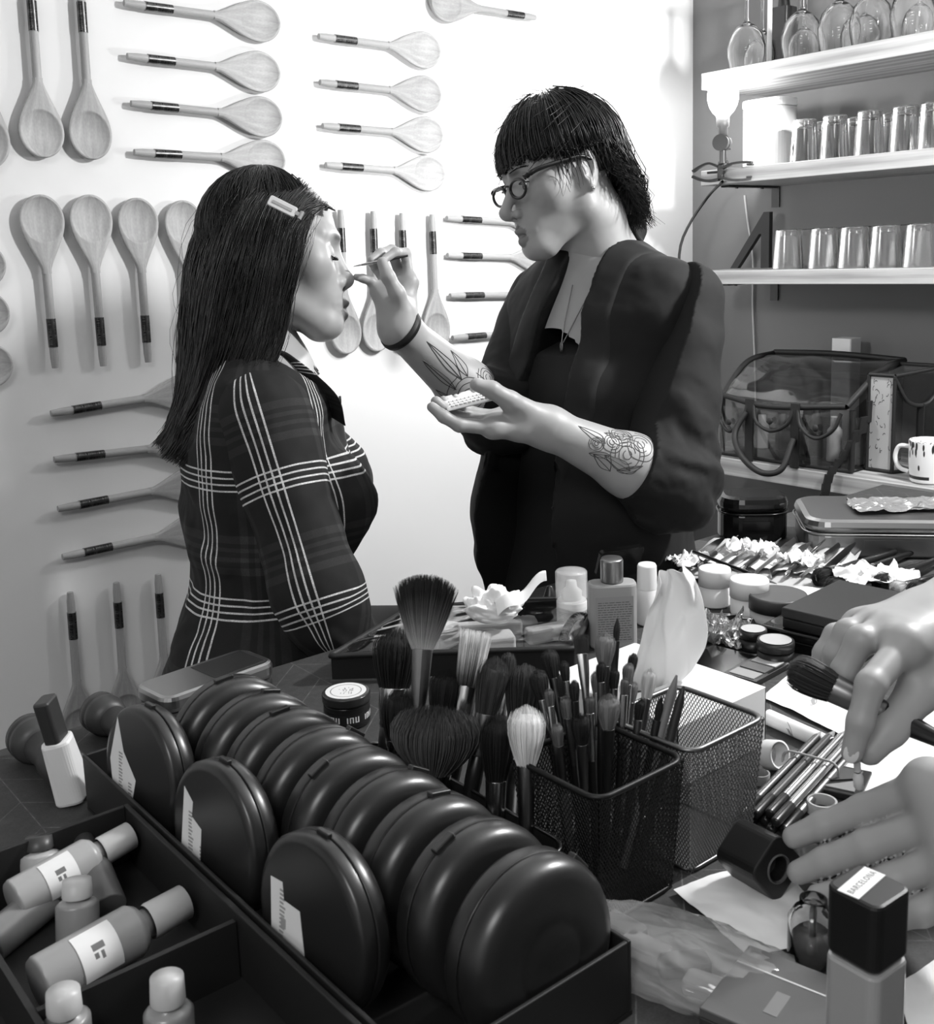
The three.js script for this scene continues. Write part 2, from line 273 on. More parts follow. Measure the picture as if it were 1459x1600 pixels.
// ---------------------------------------------------------------- glasses and boxes on the shelves
{
  const gM = glassM;
  const tumbler = (r, h) => lathe([[0, h], [r * .8, h], [r * .83, h - .004], [r * .86, h * .8], [r, 0.0008], [r - .0006, 0], [r - .0018, .0008], [r * .8, h * .8], [r * .7, h * .84], [0, h * .845]].map(([a, b]) => [a, b]), 32);
  // upturned tumblers on the middle shelf
  const tg = tumbler(.031, .092), midX = [1256, 1303, 1357, 1412, 1456], N = ['leftmost', 'second', 'third', 'fourth', 'fifth'];
  midX.forEach((px, i) => { const p = onX(px, 245, -.185); one('tumbler', `${N[i]} clear tumbler in the front row on the middle shelf counting from the white canister`, 'glass', tg, gM, V(-.185, SH.mid + .0005, p.z), 0, 'clear tumblers on the middle shelf'); });
  [1285, 1337, 1392, 1440].forEach((px, i) => { const p = onX(px, 240, -.1); one('tumbler', `${N[i]} clear tumbler in the back row on the middle shelf counting from the white canister`, 'glass', tg, gM, V(-.1, SH.mid + .0005, p.z), 0, 'clear tumblers on the middle shelf'); });
  // frosted tumblers on the lower shelf
  const frost = new THREE.MeshPhysicalMaterial({ color: grey(240), roughness: .16, transmission: .96, thickness: .006, ior: 1.45 });
  const fg = tumbler(.034, .088);
  [1231, 1287, 1334, 1383, 1437].forEach((px, i) => { const p = onX(px, 400, -.19); one('tumbler', `${N[i]} frosted tumbler in the front row on the lower shelf counting from the black bracket`, 'glass', fg, frost, V(-.19, SH.low + .0005, p.z), 0, 'frosted tumblers on the lower shelf'); });
  [1262, 1312, 1362, 1412, 1455].forEach((px, i) => { const p = onX(px, 395, -.095); one('tumbler', `${N[i]} frosted tumbler in the back row on the lower shelf counting from the black bracket`, 'glass', fg, frost, V(-.095, SH.low + .0005, p.z), 0, 'frosted tumblers on the lower shelf'); });
  // upturned wine glasses on the top shelf: rim down, bowl, stem, foot on top
  const outer = [[.036, 0], [.042, .03], [.043, .05], [.036, .078], [.022, .094], [.008, .103], [.0042, .112], [.0038, .16], [.005, .184], [.0105, .1905], [.034, .195], [.035, .197], [.0, .1985]];
  const inner = [[0, .097], [.012, .094], [.03, .078], [.0405, .05], [.0398, .03], [.0345, 0.0004], [.036, 0]];
  const wg = lathe([...inner, ...outer], 36);
  const M = ['first', 'second', 'third', 'fourth', 'fifth', 'sixth', 'seventh', 'eighth'];
  [[1166, -.19], [1190, -.07], [1257, -.085], [1252, -.19], [1310, -.2], [1345, -.1], [1360, -.2], [1424, -.2], [1440, -.09]].forEach(([px, x], i) => { const p = onX(px, 60, x); one('wine_glass', `${M[i] ?? 'rightmost'} upturned wine glass on the top shelf counting from the corner`, 'glass', wg, gM, V(x, SH.top + .0005, p.z), 0, 'upturned wine glasses on the top shelf'); });
  // dark bottle and white candle behind them
  const db = onX(1224, 60, -.055);
  const bt = thing('dark_bottle', 'dark square bottle standing behind the wine glasses on the top shelf', 'bottle', V(-.055, SH.top, db.z));
  part(bt, 'body', slab(.045, .045, .15, .006), mat(40, .25)); part(bt, 'neck', lathe([[.014, .15], [.013, .162], [.0115, .19], [.014, .192], [.014, .2], [0, .2]], 20), mat(30, .3));
  const cn = onX(1224, 30, -.12); one('taper_candle', 'thin white taper candle among the wine glasses on the top shelf', 'candle', merge([cyl(.006, .005, .26, 12), cyl(.0008, .0008, .012, 6, 0, .26, 0)]), white, V(-.13, SH.top, cn.z - .03));
  // white canister beside the lamp
  const c0 = onX(1198, 258, -.15), c = thing('canister', 'white round-cornered canister with a lid beside the clamped lamp', 'canister', V(-.142, SH.mid + .0005, c0.z));
  const hC = .152; part(c, 'body', slab(.085, .112, hC - .018, .028, .003), mat(205, .35)); part(c, 'lid', slab(.088, .115, .018, .029, .003).translate(0, hC - .018, 0), mat(236, .3));
}

// ---------------------------------------------------------------- the lamp clamped to the middle shelf, with its cord
function clampLamp(name, label, at, strength, turn = 0, glow = 9) {
  const g = thing(name, label, 'lamp', at, turn);
  // the clamp's jaws point along +z, its handles along -z; the stud stands on +y
  part(g, 'bulb', lathe([[.0135, .118], [.0145, .123], [.0225, .131], [.0295, .143], [.0333, .157], [.0338, .169], [.0315, .183], [.0252, .195], [.0145, .2025], [0, .205]], 32), new THREE.MeshStandardMaterial({ color: 0xffffff, emissive: 0xffffff, emissiveIntensity: glow, roughness: .3 }), 'glowing round bulb');
  part(g, 'socket', merge([lathe([[0, .082], [.0105, .082], [.0105, .098], [.0135, .1], [.0145, .119], [0, .119]], 24)]), mat(95, .4));
  const joint = part(g, 'swivel_joint', merge([cyl(.0165, .0165, .03, 28).rotateZ(Math.PI / 2).translate(.015, .066, 0), cyl(.0178, .0178, .004, 28).rotateZ(Math.PI / 2).translate(-.0135, .066, 0), cyl(.0172, .0172, .003, 28).rotateZ(Math.PI / 2).translate(.0035, .066, 0)]), metal(85, .4));
  part(joint, 'tightening_knob', merge([cyl(.005, .005, .012, 12).rotateZ(Math.PI / 2).translate(.029, .066, 0), box(.008, .026, .014, .034, .066, 0, .002)]), mat(70, .4, { metalness: .6 }));
  const stud = part(g, 'stud', merge([cyl(.0085, .0085, .028, 20, 0, .022, 0), cyl(.0105, .0105, .004, 20, 0, .022, 0)]), metal(90, .4));
  part(stud, 'wing_screw', merge([cyl(.0035, .0035, .014, 10).rotateZ(-Math.PI / 2).translate(.007, .034, 0), box(.014, .007, .005, .022, .033, 0, .002).rotateZ(-.25)]), blackPlastic);
  const jaw = (s, y0) => merge([sheetBar([[0, y0 * .4, -.008], [0, y0 * .9, .02], [0, y0, .05], [0, y0 * .92, .066]], .016, .005), box(.018, .004, .012, 0, y0 * .86 - s * .003, .062, .001)]);
  part(g, 'upper_jaw', merge([jaw(1, .021), sheetBar([[0, .016, -.01], [0, .024, -.03], [0, .018, -.052], [0, .009, -.068]], .013, .005)]), blackPlastic);
  part(g, 'lower_jaw', merge([jaw(-1, -.0165), sheetBar([[0, -.012, -.008], [0, -.014, -.03], [0, -.01, -.05], [0, -.002, -.068]], .016, .006)]), blackPlastic);
  part(g, 'pivot', merge([cyl(.006, .006, .018, 14).rotateZ(Math.PI / 2).translate(.009, .004, -.002), box(.012, .034, .014, 0, .004, -.004, .003), cyl(.0025, .0025, .03, 10).rotateX(Math.PI / 2).translate(0, .004, -.035)]), darkMetal);
  const l = new THREE.PointLight(0xffffff, strength); l.position.set(0, .17, 0); l.castShadow = true; l.shadow.radius = 1.65; l.name = 'bulb_light'; g.add(l);
  return g;
}
function sheetBar(pts, w, th) { const c = curve(pts); const n = 14; const gs = []; for (let i = 0; i < n; i++) { const a = c.getPoint(i / n), b = c.getPoint((i + 1) / n), l = a.distanceTo(b), m = a.clone().add(b).multiplyScalar(.5); gs.push(box(w, th, l * 1.12).rotateX(-Math.atan2(b.y - a.y, b.z - a.z)).translate(m.x, m.y, m.z)); } return merge(gs); }
{
  const at = V(-.262, SH.mid - .016, SH.z0 + .005); at.x = onX(1120, 275, -.262).x; const q = onX(1117, 282, -.25);
  const lamp = clampLamp('clamp_lamp', 'glowing bulb lamp clamped to the end of the middle wall shelf', V(-.266, SH.mid - .012, SH.z0 + .075), SHELF_LAMP, .32);
  lamp.scale.setScalar(1.03);
  const a = V(-.25, SH.mid - .036, SH.z0 - .03);
  part(lamp, 'cord', tube([V(0, -.017, 0), P(1104, 310, 2.62), P(1080, 345, 2.62), P(1064, 380, 2.62), P(1060, 430, 2.6), P(1062, 560, 2.55), P(1058, 800, 2.5), P(1050, 1100, 2.45)].map((p, i) => i ? p.sub(lamp.position).divideScalar(1.03).applyAxisAngle(V(0, 1, 0), -.32) : p), .0032, 60, 8), rubber);
  // thin pale cord down the grey wall
  one('power_cord', 'thin pale cord running down the grey wall beside the shelf ends', 'cord', tube([onX(1163, 305, -.012), onX(1168, 345, -.006), onX(1176, 400, -.006), onX(1176, 480, -.006), onX(1179, 560, -.006), onX(1182, 700, -.006)], .0026, 40, 6), mat(190, .5));
}
// unseen bulb on a wall arm, placed behind the standing woman: it whitens the wall and lights the seated woman's face
{
  const b = P(905, 300, 1.97), w = onZ(940, 440, 0);
  const g = thing('unseen_wall_lamp', 'unseen bare bulb on a thin wall arm behind the woman in black, placed to light the wall and the seated woman', 'lamp', V(w.x, w.y, 0)), q = b.clone().sub(g.position), k = V(q.x, q.y - .07, q.z);
  part(g, 'wall_plate', cyl(.035, .035, .012, 24).rotateX(Math.PI / 2), blackPlastic);
  part(g, 'arm', tube([V(0, 0, .01), V(.01, .0, .06), V(q.x * .6, k.y * .6, q.z * .6), V(q.x, k.y - .03, q.z), k], .005, 40, 8), blackPlastic);
  part(g, 'socket', cyl(.013, .015, .055, 18, q.x, q.y - .105, q.z), mat(60, .4));
  part(g, 'bulb', lathe([[.0145, .0], [.02, .011], [.0275, .022], [.0335, .038], [.035, .052], [.0325, .066], [.025, .077], [.014, .084], [0, .086]], 32).translate(q.x, q.y - .052, q.z), new THREE.MeshStandardMaterial({ color: 0xffffff, emissive: 0xffffff, emissiveIntensity: 9, roughness: .3 }), 'glowing round bulb');
  const l = new THREE.PointLight(0xffffff, UNSEEN_WALL_LAMP); l.position.copy(q); l.castShadow = true; l.shadow.radius = 1.7; l.name = 'bulb_light'; g.add(l);
}
// unseen pendant lamp out of view, placed to light the table, hands and faces
{
  const y = 1.98, g = thing('unseen_pendant_lamp', 'unseen bare bulb pendant lamp out of view, placed to light the table, hands and faces', 'lamp', V(-.6, 2.75, 1.52));
  part(g, 'ceiling_rose', cyl(.05, .05, .02, 24, 0, -.02, 0), white); part(g, 'cord', cyl(.003, .003, 2.73 - y - .12, 8, 0, y - 2.75 + .12, 0), rubber); part(g, 'socket', cyl(.02, .017, .06, 20, 0, y - 2.75 + .06, 0), blackPlastic);
  part(g, 'bulb', new THREE.SphereGeometry(.06, 28, 18).translate(0, y - 2.75, 0), new THREE.MeshStandardMaterial({ color: 0xffffff, emissive: 0xffffff, emissiveIntensity: 9, roughness: .3 }), 'glowing round bulb');
  const l = new THREE.PointLight(0xffffff, UNSEEN_PENDANT_LAMP); l.position.set(0, y - 2.75, 0); l.castShadow = true; l.shadow.radius = 3; l.name = 'bulb_light'; g.add(l);
}
// unseen ceiling panel, placed to light the room softly and reach left-facing sides
{
  const g = thing('unseen_ceiling_lamp', 'unseen flat ceiling lamp out of view, placed to light the room softly from the left', 'lamp', V(-3.5, 2.75, 2.5));
  part(g, 'housing', box(1.0, .05, 1.0, 0, -.0255, 0, .005), white);
  part(g, 'diffuser', box(.94, .01, .94, 0, -.056, 0), new THREE.MeshStandardMaterial({ color: 0xffffff, emissive: 0xffffff, emissiveIntensity: .5 }));
  const l = new THREE.RectAreaLight(0xffffff, UNSEEN_CEILING_LAMP, .94, .94); l.position.set(0, -.063, 0); l.rotation.x = -Math.PI / 2; l.name = 'panel_light'; g.add(l);
}
// ---------------------------------------------------------------- the table
const LF = V(C_FWD.x, 0, C_FWD.z).normalize();
const depthAt = p => p.clone().sub(camera.position).dot(C_FWD);
const tall = (px, by, ty, h0 = 0) => { const b = T(px, by, h0), L = b.clone().sub(camera.position).dot(LF), d = dirOf(px, ty), s = L / d.dot(LF); return camera.position.y + d.y * s - (TY + h0); };
const wide = (px, by, w, h0 = 0) => w * depthAt(T(px, by, h0)) / FOCAL;
{
  const cloth = tex(1024, 1024, (u, v) => {
    // woven herringbone of narrow planks drawn with pale lines
    const s = 8, a = u * s, b = v * s, row = Math.floor(a), fr = a - row, t = (b + (row % 2 ? fr : 1 - fr) * .9) % 1, e = .012;
    const line = (t < e || t > 1 - e || fr < e * .8) ? 1 : 0;
    return (.21 + .05 * fbm(u * 60, v * 60) + .04 * noise(u * 300, v * 300)) + line * (.13 + .12 * noise(u * 50, v * 50));
  }, true, 2.2, 2.2);
  const g = thing('work_table', 'long dark table crowded with makeup and brushes', 'table', V(-1.4, 0, 1.28));
  const w = 1.9, d = .94; const top = box(w, .035, d, 0, TY - .0175, .01, .004); const uv = top.attributes.uv, p = top.attributes.position; for (let i = 0; i < uv.count; i++) uv.setXY(i, p.getX(i), p.getZ(i));
  part(g, 'table_top', top, mat(255, .7, { map: cloth }));
  for (const sx of [-1, 1]) for (const sz of [-1, 1]) part(g, 'leg', box(.06, TY - .035, .06, sx * (w / 2 - .06), (TY - .035) / 2, .01 + sz * (d / 2 - .06), .004), mat(40, .5));
  part(g, 'apron', merge([box(w - .16, .07, .02, 0, TY - .07, .01 - d / 2 + .05), box(w - .16, .07, .02, 0, TY - .07, .01 + d / 2 - .05)]), mat(40, .5));
}
const onTable = (px, py, h = 0) => T(px, py, h).setY(TY + .0006 + h);
// ---------------------------------------------------------------- black tray with the powder compacts
{
  const x0 = -2.042, x1 = -1.884, z0 = .999, z1 = 1.48, h = .05, t = .003;
  const g = thing('compact_tray', 'long black open tray holding the round black compacts', 'tray', V((x0 + x1) / 2, TY + .0006, (z0 + z1) / 2)), W = x1 - x0, D = z1 - z0, m = mat(26, .55);
  part(g, 'bottom', box(W, t, D, 0, t / 2, 0), m);
  for (const s of [-1, 1]) { part(g, 'side_wall', box(t, h - t, D, s * (W / 2 - t / 2), h / 2 + t / 2, 0, .001), m); part(g, 'end_wall', box(W - 2 * t, h - t, t, 0, h / 2 + t / 2, s * (D / 2 - t / 2), .001), m); }
  const paperT = k => print(128, 256, c => { const r = rng(k + 3); c.fillStyle = 'rgb(150,150,150)'; [[40, 60, 120], [80, 130, 70]].slice(0, k ? 2 : 1).forEach(([x, y, l]) => { for (let q = 0; q < l; q += 9) c.fillRect(x, y + q, 10 + r() * 8, 5); }); if (!k) c.fillRect(44, 120, 14, 22); }, 226);   // illegible small print
  const R = .055, plastic = mat(30, .34, { clearcoat: .25, clearcoatRoughness: .3 });
  // compact lying on its back in local axes: axis y, domed lid up
  const lidG = lathe([[0, .036], [R * .36, .0357], [R * .42, .0343], [R * .47, .0357], [R * .78, .0348], [R * .91, .0318], [R * .975, .0265], [R, .021], [R, .0165], [R * .995, .0145], [0, .0145]], 48);
  const baseG = lathe([[0, 0], [R * .88, 0], [R * .96, .0015], [R, .005], [R, .0135], [R * .985, .014], [R * .985, .0147], [0, .0147]], 48);
  const hingeG = box(.016, .006, .004, 0, .0145, -R - .0005, .001), claspG = box(.012, .005, .004, 0, .0145, R + .0006, .001);
  const compact = (label, pos, q, group) => { const c = thing('powder_compact', label, 'compact', pos, 0, group); part(c, 'base', baseG, plastic); part(c, 'lid', lidG, plastic); part(c, 'hinge', hingeG, plastic); part(c, 'clasp', claspG, plastic); c.quaternion.copy(q); return c; };
  const yc = TY + .0008 + t + R + .0006, N = 9, nth = ['frontmost', 'second', 'third', 'fourth', 'fifth', 'sixth', 'seventh', 'eighth', 'farthest'];
  const rnd = rng(7);
  for (let i = 0; i < N; i++) {
    const lean = -.05 - .05 * rnd(), q = new THREE.Quaternion().setFromEuler(new THREE.Euler(Math.PI / 2 + lean, 0, 0)).multiply(new THREE.Quaternion().setFromAxisAngle(V(0, 1, 0), rnd() * 2 - 1));
    const back = i % 2 ? 0 : 0;
    compact(i === 0 ? 'frontmost large black compact with a domed lid facing the tray end' : `${nth[i]} compact from the front in the long row of domed black compacts`, V(-1.9425, yc + .0004, 1.439 - i * .046), q, 'row of black compacts');
  }
  // three compacts showing their stickered backs
  [[1.352, 'nearest'], [1.222, 'middle'], [1.094, 'farthest']].forEach(([z, n], i) => {
    const al = [.07, .08, .1][i], nrm = V(-Math.cos(al), .1, Math.sin(al)).normalize(), Y = nrm.clone().negate(), U = V(0, 1, 0).addScaledVector(nrm, -nrm.y).normalize(), X = Y.clone().cross(U);
    const q = new THREE.Quaternion().setFromRotationMatrix(new THREE.Matrix4().makeBasis(X, Y, U));
    const c = compact(`${n} of the three black compacts turned sideways with a white paper sticker on the back`, V(-2.0315, yc + .003, z), q, 'stickered compacts'); c.scale.y = .76;
    const shape = [[[-.04, .016], [-.027, .017], [-.025, .006], [-.008, .006], [.004, -.046], [-.037, -.034]], [[-.036, .028], [-.024, .02], [-.025, .009], [-.012, .004], [-.014, -.046], [-.04, -.03]], [[-.032, .04], [-.044, .002], [-.036, -.034], [-.014, -.046], [-.002, -.004], [-.022, .014]]][i];
    const sg = extr(shape, .0003); const u = sg.attributes.uv, p = sg.attributes.position; for (let k = 0; k < u.count; k++) u.setXY(k, (p.getX(k) + .045) / .05, (p.getY(k) + .046) / .076);
    sg.rotateX(Math.PI / 2);
    part(c, 'sticker', sg, mat(255, .7, { map: paperT(i) }), 'white paper sticker with print');
  });
}
// ---------------------------------------------------------------- divided black tray with small bottles, lower left
{
  const x0 = -2.36, x1 = -2.0445, z0 = 1.105, z1 = 1.56, h = .046, t = .004, m = mat(24, .6);
  const g = thing('divided_tray', 'black tray with dividers holding small bottles at the lower left', 'tray', V((x0 + x1) / 2, TY + .0006, (z0 + z1) / 2)), W = x1 - x0, D = z1 - z0;
  part(g, 'bottom', box(W, .003, D, 0, .0015, 0), m);
  for (const s of [-1, 1]) { part(g, 'side_wall', box(t, h, D, s * (W / 2 - t / 2), h / 2 + .003, 0, .001), m); part(g, 'end_wall', box(W - 2 * t, h, t, 0, h / 2 + .003, s * (D / 2 - t / 2), .001), m); }
  const cx = (x0 + x1) / 2, cz = (z0 + z1) / 2;
  part(g, 'divider', box(t, h - .006, D - .01, -2.176 - cx, h / 2, 0), m); part(g, 'divider', box(-2.05 + 2.174, h - .004, t, -2.112 - cx, h / 2, 1.291 - cz), m); part(g, 'divider', box(-2.18 + 2.354, h - .004, t, -2.267 - cx, h / 2, 1.36 - cz), m);
  const body = lathe([[0, 0], [.0125, 0], [.0135, .002], [.0135, .05], [.011, .054], [.0075, .056], [.0075, .06], [0, .06]], 24), capG = lathe([[.009, .0585], [.0095, .06], [.009, .08], [0, .081]], 20), stick = grid(10, 1, (u, v) => { const a = (u - .5) * 1.9; return [Math.sin(a) * .0138, .018 + v * .02, Math.cos(a) * .0138, u, v]; });
  const stickT = print(96, 96, (c) => { c.fillStyle = 'rgb(110,110,110)'; c.fillRect(34, 34, 12, 30); c.fillRect(50, 40, 14, 8); c.fillRect(50, 54, 10, 10); }, 232), sm = mat(255, .6, { map: stickT });
  const tones = [150, 120, 165, 95, 140, 175, 130];
  const bottle = (label, px, py, hh, dir, k, sticker, s = 1) => { const b = thing('sample_bottle', label, 'bottle', T(px, py, hh), 0, 'small bottles in the divided tray'); part(b, 'body', body, mat(tones[k], .35, { clearcoat: .4 })); part(b, 'cap', capG, mat(k % 2 ? 60 : 190, .4)); if (sticker) part(b, 'sticker', stick, sm, 'white square sticker'); { const Y = dir.normalize(), Z = camera.position.clone().sub(b.position).normalize(); Z.addScaledVector(Y, -Z.dot(Y)).normalize(); b.quaternion.setFromRotationMatrix(new THREE.Matrix4().makeBasis(Y.clone().cross(Z), Y, Z)); } b.scale.set(s < .8 ? 1.05 : s, s, s < .8 ? 1.05 : s); };
  bottle('lying bottle with a square white sticker in front in the divided tray', 58, 1540, .022, V(.95, .06, -.1), 0, 1.2, 1.3);
  bottle('lying bottle with a white sticker at the back of the divided tray', 20, 1410, .026, V(.9, .1, -.12), 2, 1.3, 1.15);
  bottle('pale capped bottle leaning up at the back of the divided tray', 65, 1385, .014, V(.12, .9, -.25), 5, 0, .45);
  bottle('upright pale oval bottle in the middle of the divided tray', 122, 1478, .008, V(.15, 1, -.2), 4, 0, .55);
  bottle('dull grey bottle lying against the compact tray side', 172, 1420, .014, V(.1, .25, -.9), 3, 0, .9);
  bottle('grey bottle lying under the stickered one at the left edge', -20, 1480, .012, V(.8, .1, -.35), 6, 0, 1);
  bottle('left of two round bottle tops standing in the front compartment', 108, 1668, .004, V(.02, 1, .02), 4, 0, .62);
  bottle('right of two round bottle tops standing in the front compartment', 268, 1672, .004, V(.05, 1, -.03), 4, 0, .72);
}
// ---------------------------------------------------------------- torches, wrapped packet and silver case on the far left of the table
{
  const torch = (label, a, b, r) => { const d = b.clone().sub(a), l = d.length(), g = thing('black_flashlight', label, 'flashlight', a, 0, 'black flashlights'); g.quaternion.setFromUnitVectors(V(0, 1, 0), d.normalize());
    part(g, 'head', lathe([[0, -.004], [r * .8, -.004], [r * 1.12, -.002], [r * 1.14, .004], [r * 1.06, .006], [r * 1.14, .009], [r * 1.14, .014], [r * 1.05, .016], [r * 1.05, .02], [r * .8, .03], [0, .03]], 32), mat(58, .45));
    part(g, 'barrel', lathe([[0, .03], [r * .8, .03], [r * .78, .06], [r * .84, l * .62], [r * .96, l * .66], [r * .96, l], [r * .7, l + .003], [0, l + .003]], 32), mat(48, .5)); };
  torch('black flashlight lying at the far left end of the table', T(46, 1150, .021), T(112, 1208, .019), .0195);
  torch('black flashlight lying behind the white packet near the tray corner', T(155, 1112, .021), T(245, 1165, .019), .018);
  const wp = T(140, 1252, .0); const wpk = thing('wrapped_packet', 'black handled item in a white wrapper leaning at the tray corner', 'packet', V(wp.x - .008, TY + .002, wp.z - .012));
  part(wpk, 'wrapper', (() => { const g = slab(.032, .024, .058, .008, .003), p = g.attributes.position; for (let i = 0; i < p.count; i++) { const n = .003 * noise(p.getX(i) * 90, p.getY(i) * 60, p.getZ(i) * 90); p.setX(i, p.getX(i) * (1.1 - p.getY(i) * 6) + n); p.setZ(i, p.getZ(i) + n); } g.computeVertexNormals(); return g; })(), mat(225, .4));
  part(wpk, 'black_handle', slab(.022, .014, .04, .004, .002).translate(0, .0562, 0), mat(48, .45)); wpk.rotation.set(-.22, .8, .24);
  const sc = T(330, 1082, 0), c = thing('silver_case', 'flat rounded case with a pale lid behind the row of compacts', 'case', T(322, 1045, .044).setY(TY + .0006), .0);
  part(c, 'base', slab(.15, .07, .022, .016, .003), mat(70, .3, { metalness: .5 })); part(c, 'lid', slab(.152, .072, .018, .017, .005).translate(0, .0222, 0), metal(175, .3)); part(c, 'lid_label', box(.07, .0006, .05, .03, .0405, 0), mat(40, .3)); c.rotation.y = .12; c.scale.set(.88, 1.0, .9);
}
// ---------------------------------------------------------------- black jar with a white lid
{
  const p = onTable(543, 1128), g = thing('label_jar', 'squat black jar with a printed white lid beside the compacts', 'jar', p);
  const lidT = print(256, 256, (c) => { c.strokeStyle = 'rgb(120,120,120)'; c.lineWidth = 6; c.beginPath(); c.arc(128, 128, 96, 0, 7); c.stroke(); c.fillStyle = 'rgb(130,130,130)'; const r = rng(4); for (let k = 0; k < 26; k++) c.fillRect(70 + r() * 100, 80 + r() * 90, 6 + r() * 22, 5); }, 225);
  const sideT = print(512, 96, (c, w, h) => { c.fillStyle = 'rgb(225,225,225)'; const r = rng(8); for (let x = 20; x < 480; x += 15) if (x % 150 > 20) { c.fillRect(x, 22, 7, 52); if (r() > .55) c.fillRect(x, 22 + Math.floor(r() * 3) * 22, 15, 7); } }, 24);
  part(g, 'body', lathe([[0, 0], [.022, 0], [.0232, .002], [.0232, .021], [.0215, .023], [0, .023]], 40), mat(22, .25)); part(g, 'side_print', grid(40, 1, (u, v) => { const a = u * Math.PI * 2; return [Math.sin(a) * .02335, .005 + v * .011, Math.cos(a) * .02335, u * 1.5, v]; }), mat(255, .4, { map: sideT }));
  sideT.wrapS = THREE.RepeatWrapping;
  const lid = part(g, 'lid', lathe([[0, .023], [.0238, .023], [.0242, .025], [.0242, .031], [.023, .0325], [0, .0325]], 40), mat(40, .25)); part(lid, 'lid_print', new THREE.CircleGeometry(.0205, 36).rotateX(-Math.PI / 2).rotateY(.8).translate(0, .0328, 0), mat(255, .4, { map: lidT }), 'white printed disc');
}
// ---------------------------------------------------------------- brushes
const BR = rng(21);
function bristleHead(prof, h, flat, n, tone, rootTone, seed, fan = 0, arc = 0, mix = .55) {   // prof(t) = half width at height t (0..1)
  const R = rng(seed), s = new Strands(); n = Math.round(n * 1.7);
  for (let i = 0; i < n; i++) {
    const a = R() * Math.PI * 2, q = Math.sqrt(R()) * (R() < .6 ? 1 : .8), pts = [], K = 5, len = .9 + .12 * R() - .12 * (q * q) * (1 - fan) - arc * (Math.cos(a) * q) ** 2, j = (R() - .5) * .06;
    for (let k = 0; k <= K; k++) { const t = k / K * len, w = prof(Math.min(t, 1)); pts.push(V(Math.cos(a) * q * w + j * w * t, t * h, Math.sin(a) * q * w * flat)); }
    const r0 = Math.max(.00024, prof(0) * .038), tn = tone * (.75 + .5 * R()); s.add(pts, [r0, r0, r0 * .9, r0 * .75, r0 * .5, r0 * .2], 3, 1);
    for (let c = s.c.length - (K + 1) * 9, k = 0; c < s.c.length; c += 9, k++) { const v = lin(clamp(k / K < mix ? lerp(rootTone, tn, k / K / mix) : tn, 2, 255)); for (let e = 0; e < 9; e++) s.c[c + e] = v; }
  }
  return s.build();
}
const bristleM = new THREE.MeshPhysicalMaterial({ color: 0xffffff, vertexColors: true, roughness: .65, side: THREE.DoubleSide });
const bCore = (prof, h, flat, k = .8) => grid(16, 10, (u, v) => { const w = Math.max(prof(v * .86), .0001) * k * (v > .93 ? .5 : 1), a = u * Math.PI * 2; return [Math.cos(a) * w, v * h * .86, Math.sin(a) * w * flat]; });
const dome = (r0, r1) => t => lerp(r0, r1, Math.sin(Math.min(t * 1.35, 1) * Math.PI / 2)) * (t > .6 ? Math.sqrt(Math.max(0, 1 - ((t - .6) / .405) ** 2)) * .75 + .25 : 1);
const flare = (r0, r1) => t => lerp(r0, r1, t ** .8);
const pointy = (r0, r1) => t => t < .45 ? lerp(r0, r1, t / .45) : r1 * Math.max(.06, 1 - ((t - .45) / .56) ** 1.5);
// tip and foot are places; sizes in metres
function brush(name, label, group, tip, foot, o) {
  const d = tip.clone().sub(foot), L = d.length(), hb = o.len, ferr = o.ferr ?? .03, g = thing(name, label, 'brush', foot, 0, group);
  g.quaternion.setFromUnitVectors(V(0, 1, 0), d.clone().normalize()); if (o.face !== undefined) g.rotateY(o.face);
  const fl = o.flat ?? 1, r0 = o.r0, hr = o.hr ?? r0 * .8, y1 = L - hb, y0 = y1 - ferr;
  const squash = geo => { if (fl < 1) { const p = geo.attributes.position; for (let i = 0; i < p.count; i++) { const t = sstep(y0, y1, p.getY(i)); p.setZ(i, p.getZ(i) * lerp(1, fl, t)); } geo.computeVertexNormals(); } return geo; };
  part(g, 'handle', lathe([[0, 0], [hr * .45, .001], [hr * .6, .01], [hr, Math.max(y0 * .75, .012)], [hr * .92, y0], [0, y0 + .001]], 14), o.handle ?? blackPlastic);
  part(g, 'ferrule', squash(lathe([[hr * .95, y0 - .002], [hr * 1.02, y0], [hr, y0 + ferr * .12], [hr * 1.03, y0 + ferr * .15], [lerp(hr, r0, .6), y0 + ferr * .5], [r0, y1], [r0 * .9, y1 + .0004], [0, y1 + .0004]], 18)), o.metal ?? chrome);
  const geo = o.geo; part(g, 'bristles', geo.g, bristleM).position.y = y1 - .0005; if (geo.core) part(g, 'bristle_core', geo.core, mat(geo.tone, .9)).position.y = y1 - .0005;
  return g;
}
const head = (prof, h, flat, n, tone, root, seed, fan) => ({ g: bristleHead(prof, h, flat, n, tone, tone, seed, fan), core: bCore(prof, h, flat), tone });
